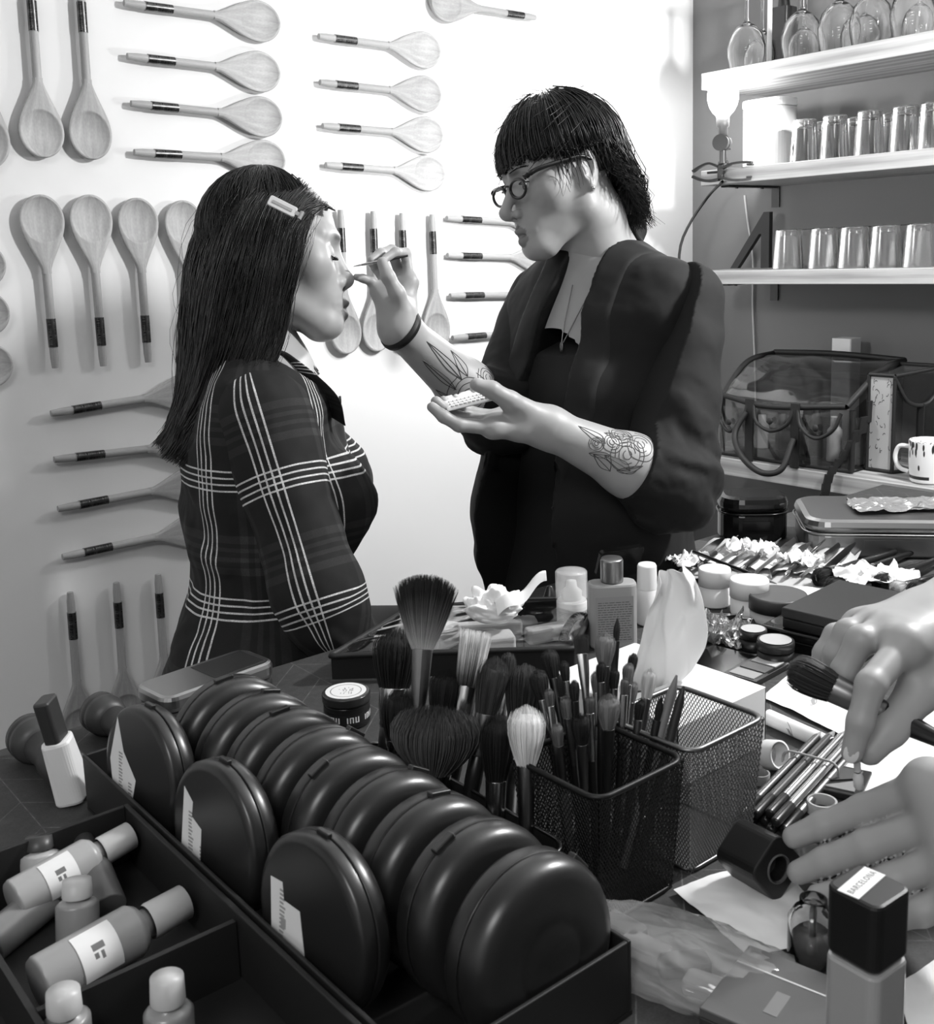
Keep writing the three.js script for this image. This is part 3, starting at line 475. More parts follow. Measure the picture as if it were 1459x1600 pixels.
{
  // slim black holder beside the tray
  const hx = -1.8635, z0 = 1.165, z1 = 1.392;
  const hold = thing('brush_holder', 'slim black open holder for the big brushes beside the compact tray', 'holder', V(hx, TY + .0006, (z0 + z1) / 2));
  const o1 = rrect(.032, z1 - z0, .015), o2 = rrect(.029, z1 - z0 - .003, .0138);
  part(hold, 'wall', extr(o1, .058, 0, [o2]).rotateX(-Math.PI / 2), mat(30, .35)); part(hold, 'bottom', extr(o2, .002).rotateX(-Math.PI / 2), mat(30, .35));
  part(hold, 'rim', tube(rrect(.0305, z1 - z0 - .0015, .0145, 8).map(([x, y]) => V(x, .058, -y)), .0014, 120, 8, true), metal(110, .3));
  const foot = (z, dx = 0) => V(hx + dx, TY + .0035, z);
  const B = (label, px, py, d, z, o, dx) => brush('makeup_brush', label, 'big brushes in the slim holder', P(px, py, d), foot(z, dx), o);
  const gM = metal(150, .35);
  B('fan-shaped brush with dark tips standing tallest in the big brush group', 667, 902, .872, 1.225, { len: .058, ferr: .055, r0: .0085, hr: .0055, flat: .45, face: -.68, tone: 60, metal: metal(120, .4), geo: { g: bristleHead(t => lerp(.0085, .031, t ** .9), .06, .32, 1300, 40, 185, 3, 1, .2, .8), core: null } });
  B('large round black powder brush at the left of the group', 622, 980, .905, 1.19, { len: .05, ferr: .03, r0: .013, tone: 14, geo: head(dome(.013, .0215), .05, .85, 420, 16, 14, 5) });
  B('white-tipped stippling brush behind the dark domes', 745, 985, .86, 1.262, { len: .044, ferr: .03, r0: .009, tone: 60, geo: { g: bristleHead(flare(.009, .0135), .044, 1, 420, 240, 18, 9, 1), core: null } });
  B('brown dome brush in front of the white-tipped brush', 776, 1024, .83, 1.285, { len: .045, ferr: .03, r0: .0085, tone: 48, metal: gM, geo: head(dome(.0085, .0132), .045, .9, 380, 58, 30, 11) });
  B('low black dome brush right of the fan brush', 704, 1044, .86, 1.245, { len: .04, ferr: .03, r0: .01, tone: 12, geo: head(dome(.01, .016), .04, 1, 320, 14, 12, 13) });
  B('black rounded brush left of the small brush cup', 822, 1036, .845, 1.345, { len: .046, ferr: .03, r0: .011, tone: 12, geo: head(dome(.011, .0165), .046, .9, 320, 14, 10, 15) });
  B('wide dark grey angled brush in front of the group', 682, 1113, .80, 1.25, { len: .052, ferr: .02, r0: .015, flat: .45, face: -.68, tone: 80, geo: head(t => lerp(.015, .0335, Math.sin(Math.min(1, t * 1.5) * 1.57)) * (t > .75 ? 1 - .22 * ((t - .75) / .25) ** 2 : 1), .052, .5, 1500, 92, 92, 17, .8) }, -.002);
  B('black oval brush with a bright ferrule in the middle front', 777, 1112, .785, 1.327, { len: .05, ferr: .045, r0: .0078, tone: 12, metal: metal(215, .22), geo: head(dome(.0078, .0135), .05, .9, 380, 15, 12, 19) });
  B('fluffy white brush nearest the small brush cup', 822, 1100, .772, 1.362, { len: .043, ferr: .05, r0: .0065, tone: 200, metal: metal(120, .3), geo: head(dome(.0065, .0142), .043, 1, 420, 232, 190, 23) });
  B('black brush low on the left beside the jar', 632, 1075, .875, 1.205, { len: .042, ferr: .02, r0: .012, tone: 14, geo: head(dome(.012, .019), .042, .9, 320, 24, 16, 25) }, -.003);
  B('small dark brush at the back of the group', 795, 1018, .90, 1.312, { len: .03, ferr: .025, r0: .005, tone: 20, geo: head(dome(.005, .008), .03, 1, 160, 18, 16, 27) }, .004);
}
// ---------------------------------------------------------------- wire mesh cups
const wireM = mat(58, .42, { metalness: .85 });
function meshCup(label, x0, x1, z0, z1, h, tone) {
  const cx = (x0 + x1) / 2, cz = (z0 + z1) / 2, g = thing('mesh_cup', label, 'pencil cup', V(cx, TY + .0006, cz)), W = x1 - x0, D = z1 - z0, tp = .86, m = tone;
  const side = (len) => { const gs = [], p = .0031, n = Math.round(len / p), rows = Math.round(h / .0027), s = new Strands();
    // two families of slanting wires on a tapering panel in the plane z = 0
    const at = (u, y) => V((u - .5) * len * lerp(tp, 1, y / h), y, 0);
    for (const sg of [1, -1]) for (let k = -rows; k <= n + rows; k++) { let y0 = 0, u0 = k, y1 = h, u1 = k + sg * rows / 2 * 1.15; const cut = (u) => (u - u0) / (u1 - u0) * h; let a = [u0, 0], b = [u1, h]; if (u0 < 0 && u1 < 0 || u0 > n && u1 > n) continue; if (u0 < 0) a = [0, cut(0)]; if (u0 > n) a = [n, cut(n)]; if (u1 < 0) b = [0, cut(0)]; if (u1 > n) b = [n, cut(n)]; s.add([at(a[0] / n, a[1]), at(b[0] / n, b[1])], .00042, 4); }
    return s.build(); };
  const panels = []; for (const [len, off, rot] of [[W, D, 0], [D, W, Math.PI / 2], [W, D, Math.PI], [D, W, -Math.PI / 2]]) { const q = side(len * .985); const ang = Math.atan2(off / 2 * (1 - tp), h); q.rotateX(ang).translate(0, 0, off / 2 * tp); q.rotateY(rot); panels.push(q); }
  panels.forEach(q => { const w = part(g, 'wire_panel', q, m); w.userData.kind = 'stuff'; });
  part(g, 'rim', tube(rrect(W, D, .012, 8).map(([x, y]) => V(x, h, -y)), .0022, 130, 8, true), m);
  part(g, 'base', merge([tube(rrect(W * tp, D * tp, .008, 8).map(([x, y]) => V(x, .0018, -y)), .0017, 110, 8, true), slab(W * tp, D * tp, .0014, .007, .0003)]), m);
  return g;
}
{
  meshCup('front black wire mesh cup packed with thin eye brushes', -1.845, -1.757, 1.33, 1.416, .10, mat(42, .45, { metalness: .7 }));
  meshCup('empty silvery wire mesh cup in front of the tissue box', -1.747, -1.659, 1.328, 1.414, .10, metal(125, .4));
  const wood = mat(95, .35), dk = blackPlastic, sil = metal(190, .25), dsil = metal(110, .35), heads = {
    dark: head(dome(.0032, .0048), .017, .7, 70, 22, 18, 31), darkBig: head(dome(.0042, .0085), .024, .8, 150, 20, 16, 32), grey: head(dome(.0034, .0055), .018, .8, 90, 105, 80, 33),
    greyBig: head(dome(.0048, .0098), .027, .8, 180, 118, 84, 34), light: head(dome(.004, .0066), .024, .8, 110, 190, 150, 35), flat: head(flare(.0052, .0072), .016, .35, 120, 50, 44, 36, 1), thin: head(pointy(.0026, .0036), .02, .8, 60, 26, 20, 37), brown: head(dome(.003, .0045), .014, .8, 70, 84, 60, 38) };
  const L = [[856, 1012, 'darkBig', .85, dsil], [907, 990, 'flat', .86, sil], [945, 986, 'greyBig', .84, dsil], [965, 963, 'thin', .87, dk], [991, 1018, 'dark', .86, dk], [983, 1033, 'grey', .83, sil], [1017, 1042, 'light', .82, dsil], [939, 1031, 'dark', .82, dsil], [896, 1060, 'dark', .80, dk], [921, 1085, 'brown', .775, sil], [951, 1083, 'greyBig', .77, dk], [907, 1113, 'darkBig', .755, dsil], [869, 1128, 'grey', .765, dsil], [856, 1074, 'brown', .79, sil], [883, 1085, 'grey', .80, dsil], [838, 1044, 'darkBig', .82, sil], [932, 1045, 'grey', .83, sil], [961, 1042, 'dark', .84, dsil], [1001, 1090, 'dark', .81, dsil], [976, 1057, 'brown', .82, sil], [880, 1030, 'dark', .84, sil], [1034, 1085, 'thin', .80, dk], [872, 1048, 'thin', .83, dsil], [990, 1062, 'grey', .84, dsil]];
  const rank = {}; const word = { dark: 'dark-tipped', darkBig: 'bushy dark', grey: 'grey-tipped', greyBig: 'large grey domed', light: 'pale domed', flat: 'flat square-tipped', thin: 'thin pointed', brown: 'small brownish' }, ordn = ['leftmost', 'second from left', 'third from left', 'fourth from left', 'fifth from left', 'sixth from left'];
  const sorted = [...L].sort((a, b) => a[0] - b[0]); const R = rng(77);
  L.forEach((b, i) => { const [px, py, k, d, m] = b, same = sorted.filter(q => q[2] === k), n = same.indexOf(b), tip = P(px, py, d);
    const fx = -1.801 + clamp((tip.x + 1.801) * .55, -.03, .03) + (R() - .5) * .006, fz = 1.373 + clamp((tip.z - 1.373) * .5, -.03, .03) + (R() - .5) * .006;
    brush('eye_brush', same.length === 1 ? `${word[k]} eye brush in the front mesh cup` : `${ordn[n]} of the ${word[k]} eye brushes in the front mesh cup`, 'eye brushes in the front mesh cup', tip, V(fx, TY + .0035, fz), { len: { dark: .017, darkBig: .024, grey: .018, greyBig: .027, light: .024, flat: .016, thin: .02, brown: .014 }[k], ferr: .034, r0: { darkBig: .0042, greyBig: .0048, light: .004, flat: .005, grey: .0034 }[k] ?? .0031, hr: .0031, tone: { grey: 100, greyBig: 110, light: 180, brown: 80, flat: 50 }[k] ?? 20, metal: m, handle: i % 4 ? dk : wood, flat: k === 'flat' ? .4 : 1, face: k === 'flat' ? -.68 : 0, geo: heads[k] }); });
  // two sticks standing handle-up
  for (const [px, py, d, v, t] of [[1057, 1055, .80, 120, 'pale pointed wooden stick at the right of the front mesh cup'], [1068, 1072, .795, 35, 'black stick at the right corner of the front mesh cup']]) { const tip = P(px, py, d), f = V(-1.775, TY + .0035, 1.385 - (v > 50 ? .012 : 0)), l = tip.distanceTo(f); const o = one('orange_stick', t, 'stick', lathe([[0, 0], [.003, .001], [.0034, l * .5], [.0034, l - .012], [.0008, l], [0, l]], 10), mat(v, .5), f); o.quaternion.setFromUnitVectors(V(0, 1, 0), tip.sub(f).normalize()); }
}
// ---------------------------------------------------------------- bottles, jars and boxes on the far half of the table
const crumple = (w, d, amp, f, seed, nu = 28, nv = 28, th = .0004) => sheet(nu, nv, (u, v) => { const x = (u - .5) * w, z = (v - .5) * d, n = Math.abs(fbm(u * f + seed, v * f, seed)); return [x + amp * .6 * noise(u * f, v * f, seed + 3), amp * (.1 + 1.6 * n), z + amp * .6 * noise(u * f, v * f, seed + 7)]; }, th);
const textPrint = (lines, bg = 228, fg = 110, w = 256, h = 256, size = 18) => print(w, h, c => { c.fillStyle = `rgb(${fg},${fg},${fg})`; lines.forEach(([t, s, y]) => { c.font = `${s > 22 ? 'bold ' : ''}${s}px sans-serif`; c.fillText(t, 14, y); }); const r = rng(lines.length * 7 + 1); for (let y = size * 6; y < h - 10; y += 13) { let x = 14; while (x < w - 30) { const l = 8 + r() * 30; c.fillRect(x, y, l, 4); x += l + 6; } } }, bg);
{
  // small bottle with a black nozzle cap
  let p = onTable(860, 966), s; let g = thing('dropper_bottle', 'small white bottle with a black pointed nozzle cap', 'bottle', p); const hD = tall(860, 966, 915);
  part(g, 'body', lathe([[0, 0], [.0135, 0], [.0145, .002], [.0145, hD * .2], [.011, hD * .24], [0, hD * .25]], 24), white); part(g, 'nozzle_cap', lathe([[.0098, hD * .22], [.01, hD * .6], [.0085, hD * .66], [.0042, hD * .96], [0, hD]], 20), mat(28, .35));
  // pump bottle under a clear cap
  p = onTable(894, 990); const hP = tall(894, 990, 892); g = thing('pump_bottle', 'white pump bottle under a translucent cap, left of the lotion bottle', 'bottle', p);
  const lab = textPrint([], 226, 130, 256, 256, 8);
  part(g, 'body', lathe([[0, 0], [.017, 0], [.0185, .002], [.0185, hP * .52], [.017, hP * .55], [0, hP * .56]], 32), white); part(g, 'label', grid(24, 1, (u, v) => { const a = (u - .5) * 2.4 - .68; return [Math.sin(a) * .0187, hP * (.12 + .34 * v), Math.cos(a) * .0187, u, v]; }), mat(255, .5, { map: lab }));
  part(g, 'pump', lathe([[.012, hP * .56], [.0125, hP * .68], [.007, hP * .74], [.006, hP * .84], [0, hP * .85]], 24), white); part(g, 'cap', lathe([[.0188, hP * .54], [.0192, hP * .6], [.0192, hP * .98], [.018, hP], [0, hP], [0, hP * .985], [.0172, hP * .985], [.0178, hP * .6], [.0175, hP * .54]], 32), new THREE.MeshPhysicalMaterial({ color: 0xffffff, roughness: .25, transmission: .8, thickness: 0 }));
  // grey lotion bottle
  p = onTable(957, 1008); const hL = tall(957, 1008, 872); g = thing('lotion_bottle', 'grey rectangular lotion bottle with a silver cap behind the brushes', 'bottle', p, -.62);
  const lab2 = textPrint([], 150, 82, 256, 256, 5);
  const hb = hL * .73; part(g, 'body', merge([slab(.056, .03, hb, .011, .003), lathe([[.012, hb - .002], [.009, hb + .004], [0, hb + .004]], 20)]), mat(158, .4)); const pg = new THREE.PlaneGeometry(.044, hb * .72).translate(0, hb * .46, .0153); part(g, 'label', pg, mat(255, .45, { map: lab2 })); part(g, 'cap', lathe([[0, hb], [.0128, hb], [.0132, hb + .002], [.0132, hL - .003], [.0118, hL], [0, hL]], 28), metal(150, .38));
  // white tube
  p = onTable(1011, 975); const hT = tall(1011, 975, 880); g = thing('cream_bottle', 'slim white bottle with a rounded white cap right of the lotion bottle', 'bottle', p); part(g, 'body', lathe([[0, 0], [.0118, 0], [.0128, .002], [.0128, hT * .58], [0, hT * .585]], 28), white); part(g, 'cap', lathe([[.0122, hT * .585], [.0124, hT * .6], [.0118, hT * .95], [.0105, hT * .985], [0, hT]], 28), mat(240, .35));
  // clear plastic boxes
  p = onTable(984, 925); g = thing('clear_box', 'clear plastic hinged box standing open behind the lotion bottle', 'box', p, -.3); g.scale.setScalar(1.35); const clr = paneM(235, .12); part(g, 'tray', slab(.05, .032, .012, .004, .001), clr); part(g, 'lid', slab(.05, .032, .006, .004, .001).rotateX(-1.15).translate(0, .026, -.018), clr); part(g, 'catch', box(.008, .005, .0025, 0, .009, .0175), clr);
  // round gauze pad heap left of the bottles
  one('cotton_pads', 'white textured cotton pad heap at the table edge left of the dropper bottle', 'cotton', (() => { const q = new THREE.SphereGeometry(1, 40, 20), a = q.attributes.position; for (let i = 0; i < a.count; i++) { const x = a.getX(i), y = a.getY(i), z = a.getZ(i), n = 1 + .12 * noise(x * 6, y * 6, z * 6); a.setXYZ(i, x * .034 * n, Math.max(0, y) * .022 * n, z * .024 * n); } q.computeVertexNormals(); return q; })(), mat(225, .9), onTable(826, 966));
  // white jars
  const jar = (name, label, px, by, ty, w, lidV, bodyV, lidF) => { const q = onTable(px, by), h = tall(px, by, ty), r = wide(px, by, w) / 2, j = thing(name, label, 'jar', q); part(j, 'body', lathe([[0, 0], [r * .93, 0], [r * .96, .002], [r * .96, h * (1 - lidF) - .001], [0, h * (1 - lidF)]], 36), bodyV); part(j, 'lid', lathe([[0, h * (1 - lidF)], [r, h * (1 - lidF)], [r, h - .0025], [r * .96, h], [r * .9, h - .0006], [0, h - .001]], 36), lidV); return j; };
  jar('cream_jar', 'white cream jar behind the tissue, left of its pair', 1116, 945, 888, 50, mat(238, .35), mat(215, .4), .45);
  jar('cream_jar', 'white cream jar right of its pair, beside the dark-lidded jar', 1170, 958, 905, 60, mat(240, .35), mat(225, .35), .5);
  jar('powder_jar', 'wide jar with a flat dark grey lid beside the black boxes', 1215, 968, 928, 90, mat(74, .45), mat(190, .3), .55);
  const pot = jar('small_pot', 'small black pot with a pale top, left of the pair beside the foil', 1176, 1014, 983, 44, mat(40, .35), blackPlastic, .4), pot2 = jar('small_pot', 'small black pot with a pale top, right and nearer of the pair', 1211, 1034, 1000, 58, mat(40, .35), blackPlastic, .4);
  for (const [q, px, by, ty, w] of [[pot, 1176, 1014, 983, 44], [pot2, 1211, 1034, 1000, 58]]) part(q, 'pale_disc', new THREE.CircleGeometry(wide(px, by, w) * .42, 30).rotateX(-Math.PI / 2).translate(0, tall(px, by, ty) + .0004, 0), mat(175, .3));
  jar('cream_jar', 'low wide white jar half hidden behind the dark-lidded jar', 1258, 948, 926, 62, mat(232, .35), mat(220, .35), .5);
  // black boxes
  const A = T(1198, 962, .03), bx = thing('black_box', 'wide glossy black box under a smaller black box', 'box', V(-1.232, TY + .0006, 1.212), .12); part(bx, 'base', box(.15, .013, .115, 0, .0065, 0, .002), mat(14, .2)); part(bx, 'lid', box(.152, .011, .117, 0, .0186, 0, .003), mat(14, .15, { clearcoat: .5 }));
  const bx2 = thing('black_box', 'matte black box lying on the wide glossy black box', 'box', V(-1.234, TY + .0252, 1.226), .085); part(bx2, 'base', box(.136, .012, .09, 0, .006, 0, .002), mat(16, .4)); part(bx2, 'lid', box(.138, .012, .092, 0, .0182, 0, .002), mat(30, .5));
  // crumpled foil pack
  one('foil_pack', 'crumpled shiny foil pack beside the small pots', 'foil', (() => { const q = crumple(.075, .055, .03, 5, 2, 40, 34); const p = q.attributes.position; for (let i = 0; i < p.count; i++) p.setY(i, Math.max(0, p.getY(i))); return toCreasedNormals(q, .35); })(), mat(205, .16, { metalness: .9 }), onTable(1128, 998), .4);
  // scissors
  const sc = thing('scissors', 'small silver scissors lying open beside the dark-lidded jar', 'scissors', onTable(1140, 965)); const ringG = new THREE.TorusGeometry(.011, .0019, 10, 26).rotateX(Math.PI / 2).scale(1.25, 1, .9); for (const k of [-1, 1]) { const b = part(sc, 'blade', extr([[0, -.002], [.05, -.0005], [.05, .0008], [0, .003]], .0012).rotateX(-Math.PI / 2).rotateY(.25 * k).translate(-.012, .002 + .0012 * (k + 1) / 2, 0), chrome); b.rotation.y = 2.5; const r = part(b, 'finger_ring', ringG.clone().translate(-.026, .0025, .009 * k), chrome); }
  // mirror palette
  const mp = thing('mirror_palette', 'flat open palette reflecting light in front of the foil pack', 'palette', onTable(1128, 1040), .1); part(mp, 'case', box(.075, .005, .075, 0, .0025, 0, .001), mat(30, .3)); part(mp, 'mirror', box(.068, .0008, .066, 0, .0053, 0), metal(190, .12)); 
  const mp2 = thing('shadow_palette', 'black palette strip in front of the pots, right of the mirror palette', 'palette', onTable(1182, 1052), .08); part(mp2, 'case', box(.07, .006, .04, 0, .003, 0, .001), mat(30, .3)); for (let k = 0; k < 3; k++) part(mp2, 'pan', box(.018, .0012, .03, -.022 + k * .022, .0063, 0), mat([150, 90, 190][k], .6));
  // tissue box with a tissue
  const bxX = -1.588, bxZ = 1.241; g = thing('tissue_box', 'white tissue box behind the wire mesh cups', 'tissue box', V(bxX, TY + .0006, bxZ)); 
  const hole = []; for (let k = 0; k < 24; k++) { const a = k / 24 * 6.2832; hole.push([Math.cos(a) * .04, Math.sin(a) * .012]); }
  part(g, 'box', merge([box(.125, .056, .0012, 0, .028, .0794), box(.125, .056, .0012, 0, .028, -.0794), box(.0012, .056, .16, .0619, .028, 0), box(.0012, .056, .16, -.0619, .028, 0), box(.125, .0012, .16, 0, .0006, 0), extr(rrect(.125, .16, .001, 1), .0012, 0, [hole]).rotateX(-Math.PI / 2).translate(0, .056, 0)]), mat(236, .6));
  const ti = one('tissue', 'white tissue standing up out of the tissue box', 'tissue', (() => { const f = (u, v) => { const xl = lerp(-.036, .006, v ** .75) * sstep(-.25, .2, v), xr = lerp(.03, .046, Math.sin(v * 3)) * sstep(-.25, .15, v) - .006 * sstep(.9, 1, v), x = lerp(xl, xr, u); const top = .122 * (1 - .13 * (1 - u) * sstep(.6, 1, v)); const fold = .016 * Math.sin(u * 6 + v * 3) * sstep(.0, .4, v) + .007 * Math.cos(u * 15 - v * 6) * sstep(.1, .8, v) + .006 * Math.abs(Math.sin((u + v * .6) * 9)); return [x, v * top - .006, fold]; }; return sheet(40, 30, f, .0005); })(), mat(252, .95, { transmission: .22, thickness: 0 }), V(bxX - .002, TY + .058, bxZ), -.68);
  const pk = one('tissue', 'crumpled white tissue lying on the clear vinyl pouch', 'tissue', (() => { const q = new THREE.SphereGeometry(1, 60, 40), a = q.attributes.position; for (let i = 0; i < a.count; i++) { const x = a.getX(i), y = a.getY(i), z = a.getZ(i), n = 1 + .75 * Math.abs(fbm(x * 1.6 + 4, y * 1.6, z * 1.6, 2)) * (1 + y) + .06 * Math.abs(noise(x * 6, y * 6, z * 6)); a.setXYZ(i, x * .03 * n, (y + .75) * .0165 * n, z * .022 * n); } q.computeVertexNormals(); return q; })(), mat(242, .85), onTable(772, 968, .04), -.5);
  one('tissue', 'loose folded end of tissue pointing right above the crumpled one', 'tissue', sheet(16, 10, (u, v) => [u * .06, .03 * u + .012 * Math.sin(v * 3) + .004 * Math.sin(u * 9), (v - .5) * .035 * (1 - .75 * u) + .004 * Math.sin(u * 5)], .0005), mat(242, .85), onTable(774, 958, .056), -.55);
}
// ---------------------------------------------------------------- clear vinyl pouch lying on the table
{
  const g = thing('vinyl_pouch', 'flat clear vinyl pouch with black piping lying behind the brushes', 'pouch', V(-1.56, TY + .0006, .95));
  const c = [V(-1.735, 0, .905), V(-1.575, 0, .836), V(-1.385, 0, .975), V(-1.53, 0, 1.075)].map(p => p.sub(V(-1.56, 0, .95)));
  const at = (u, v) => c[0].clone().lerp(c[1], v).lerp(c[3].clone().lerp(c[2], v), u);
  const hgt = (u, v) => .029 + .011 * Math.pow(Math.sin(Math.PI * clamp(u, 0.001, .999)), .5) * Math.pow(Math.sin(Math.PI * clamp(v, .001, .999)), .5) + .004 * noise(u * 6, v * 6, 2);
  const vinyl = paneM(242, .07);
  part(g, 'upper_sheet', sheet(36, 28, (u, v) => { const p = at(u, v); return [p.x, hgt(u, v), p.z]; }, .0005), vinyl); part(g, 'lower_sheet', sheet(4, 4, (u, v) => { const p = at(u, v); return [p.x, .0012, p.z]; }, .0005), vinyl);
  const rim = []; for (let k = 0; k < 10; k++) rim.push(at(k / 10, 0)); for (let k = 0; k < 10; k++) rim.push(at(1, k / 10)); for (let k = 0; k < 10; k++) rim.push(at(1 - k / 10, 1)); for (let k = 0; k < 10; k++) rim.push(at(0, 1 - k / 10)); part(g, 'piping', tube(rim.map(p => p.clone().setY(.029)), .0034, 160, 8, true), rubber); part(g, 'side_wall', (() => { const L = rim.length; return grid(L, 1, (u, v) => { const p = rim[Math.round(u * L) % L]; return [p.x, .0015 + v * .027, p.z]; }); })(), mat(28, .35, { transmission: .25, thickness: 0 }));
  part(g, 'zip', tube([.1, .3, .5, .7, .9].map(t => { const p = at(t, .93); return V(p.x, hgt(t, .93) + .002, p.z); }), .0024, 40, 6), mat(30, .4));
  // contents
  const put = (name, label, cat, u, v, geo, m, turn) => { const p = at(u, v).add(g.position); one(name, label, cat, geo.scale(1, 1.6, 1), m, V(p.x, TY + .0022, p.z), turn, 'things inside the vinyl pouch'); };
  put('sponge_wedge', 'white sponge wedge inside the vinyl pouch left of the fan brush', 'sponge', .3, .55, slab(.05, .026, .016, .003), mat(238, .9), .3);
  put('sponge_wedge', 'white sponge block inside the vinyl pouch right of the fan brush', 'sponge', .62, .35, slab(.034, .03, .016, .004), mat(236, .9), -.5);
  put('cream_tube', 'dark tube inside the left end of the vinyl pouch', 'tube', .17, .45, slab(.055, .018, .01, .006), mat(70, .4), .9);
  put('cream_tube', 'pale tube inside the right end of the vinyl pouch', 'tube', .8, .62, slab(.06, .02, .011, .006), mat(205, .4), -.3);
  put('sponge_wedge', 'pale sponge strip along the back edge inside the vinyl pouch', 'sponge', .45, .78, slab(.09, .014, .01, .003), mat(225, .9), -.62);
  put('cream_tube', 'grey tube in the middle of the vinyl pouch', 'tube', .5, .55, slab(.05, .016, .012, .006), mat(120, .4), -.9);
  // black coiled cord at the right end
  const co = []; const a0 = T(878, 1000, .02), a1 = T(945, 990, .02), mid = T(905, 962, .03); const arc = curve([a0, T(888, 978, .028), mid, T(930, 970, .028), a1]); for (let k = 0; k <= 180; k++) { const t = k / 180, p = arc.getPoint(t), a = t * 26 * 6.283; co.push(p.add(V(Math.cos(a) * .0035, Math.sin(a) * .0035, Math.cos(a) * .002))); }
  one('coil_hair_tie', 'black coiled cord arched over the right end of the vinyl pouch', 'cord', (() => { const q = new THREE.TubeGeometry(new THREE.CatmullRomCurve3(co), 700, .0013, 5); return q; })(), rubber);
}
// ---------------------------------------------------------------- brush roll with metal tools, spare brushes, tins
{
  const roll = thing('tool_roll', 'unrolled cloth roll with slots full of metal tools', 'tool roll', V(-1.0, TY + .0006, 1.0));
  const c = [T(1050, 905), T(1100, 858), T(1345, 872), T(1300, 935)].map(p => p.sub(roll.position).setY(0)); const at = (u, v) => c[0].clone().lerp(c[1], v).lerp(c[3].clone().lerp(c[2], v), u);
  part(roll, 'cloth', sheet(30, 16, (u, v) => { const p = at(u, v); return [p.x, .004 + .005 * Math.abs(Math.sin(u * 26)) * (v > .3 ? 1 : .4) + .012 * sstep(.82, 1, v) * Math.abs(Math.sin(u * 13)), p.z]; }, .002), mat(170, .85));
  part(roll, 'pocket_band', sheet(60, 4, (u, v) => { const p = at(u, .28 + v * .3); return [p.x, .0105 + .005 * Math.abs(Math.sin(u * 26)), p.z]; }, .001), mat(215, .8));
  const N = ['first', 'second', 'third', 'fourth', 'fifth', 'sixth', 'seventh', 'eighth', 'ninth', 'tenth'], R = rng(9);
  for (let k = 0; k < 10; k++) { const u = .08 + k * .092, a = at(u - .03, .12).add(roll.position), b = at(u + .06, .95).add(roll.position); a.y = TY + .017; b.y = TY + .02 + .008 * R(); const d = b.clone().sub(a), l = d.length(); const kind = k % 3;
    const t = thing('metal_tool', `${N[k]} ${['tweezers', 'slim metal tool', 'metal spatula'][kind]} from the left in the tool roll`, 'tool', a, 0, 'metal tools in the roll'); t.quaternion.setFromUnitVectors(V(0, 1, 0), d.normalize());
    if (kind === 0) { for (const s of [-1, 1]) part(t, 'arm', extr([[0, 0], [.006, .004], [.005, l * .8], [.0015, l], [0, l]].map(([x, y]) => [x * s, y]), .0012), chrome); part(t, 'joint', box(.012, .01, .002, 0, .005, .0006), chrome); }
    else if (kind === 1) { part(t, 'shaft', lathe([[0, 0], [.0026, .001], [.0034, l * .2], [.0028, l * .7], [.001, l], [0, l]], 10), chrome); part(t, 'grip', lathe([[.0035, l * .1], [.0042, l * .12], [.0042, l * .4], [.0035, l * .42]], 12), darkMetal); }
    else { part(t, 'blade', extr([[-.006, l * .6], [.006, l * .6], [.005, l * .97], [0, l], [-.005, l * .97]], .0008), chrome); part(t, 'shaft', box(.005, l * .62, .0022, 0, l * .31, .0005, .0008), steel); } }
  // crumpled wipes around the roll
  [[1075, 880, .05, 3, 'crumpled white wipe at the left end of the tool roll'], [1170, 862, .06, 5, 'crumpled white wipe lying along the back of the tool roll'], [1250, 880, .06, 8, 'folded white wipe at the right end of the tool roll'], [1370, 905, .09, 12, 'white cloth under the spare brushes by the steel tin']].forEach(([px, py, w, s, t]) => one('paper_wipe', t, 'wipe', crumple(w, w * .7, .022, 4, s), mat(236, .85), onTable(px, py, .018), s));
  // long dark pencil lying across
  { const a = T(1083, 862, .032), b = T(1213, 912, .024), d = b.clone().sub(a), l = d.length(); const g = thing('brush_pencil', 'long thin black pencil lying across the tool roll', 'pencil', a); g.quaternion.setFromUnitVectors(V(0, 1, 0), d.normalize()); part(g, 'shaft', cyl(.0026, .0026, l * .9, 8), blackPlastic); part(g, 'tip', cyl(.0026, .0006, l * .1, 8, 0, l * .9, 0), mat(140, .5)); }
  // spare brushes lying by the tin
  const lay = (label, a, b, o) => brush('spare_brush', label, 'spare brushes by the tins', a, b, o);
  const bk = head(dome(.009, .0165), .036, .8, 260, 20, 16, 61), bs = head(dome(.006, .011), .03, .8, 200, 22, 18, 62), bl = head(dome(.006, .0115), .028, .8, 200, 180, 150, 63);
  lay('black dome brush lying at the left of the spare brushes', T(1272, 905, .018), T(1400, 862, .012), { len: .036, r0: .009, tone: 16, geo: bk });
  lay('black dome brush in front of the spare brushes', T(1290, 922, .016), T(1440, 880, .01), { len: .036, r0: .009, tone: 16, geo: bk, metal: chrome });
  lay('black brush lying crosswise above the black boxes', T(1368, 915, .02), T(1470, 872, .012), { len: .036, r0: .009, tone: 16, geo: bk });
  lay('pale-tipped brush lying behind the black boxes', T(1392, 922, .034), T(1480, 895, .03), { len: .028, r0: .006, tone: 170, geo: bl });
  lay('dark brush lying at the right edge above the hand', T(1420, 928, .034), T(1520, 892, .03), { len: .036, r0: .009, tone: 18, geo: bk });
  lay('small dark brush between the tool roll and the tin', T(1325, 898, .012), T(1450, 855, .008), { len: .03, r0: .006, tone: 18, geo: bs });
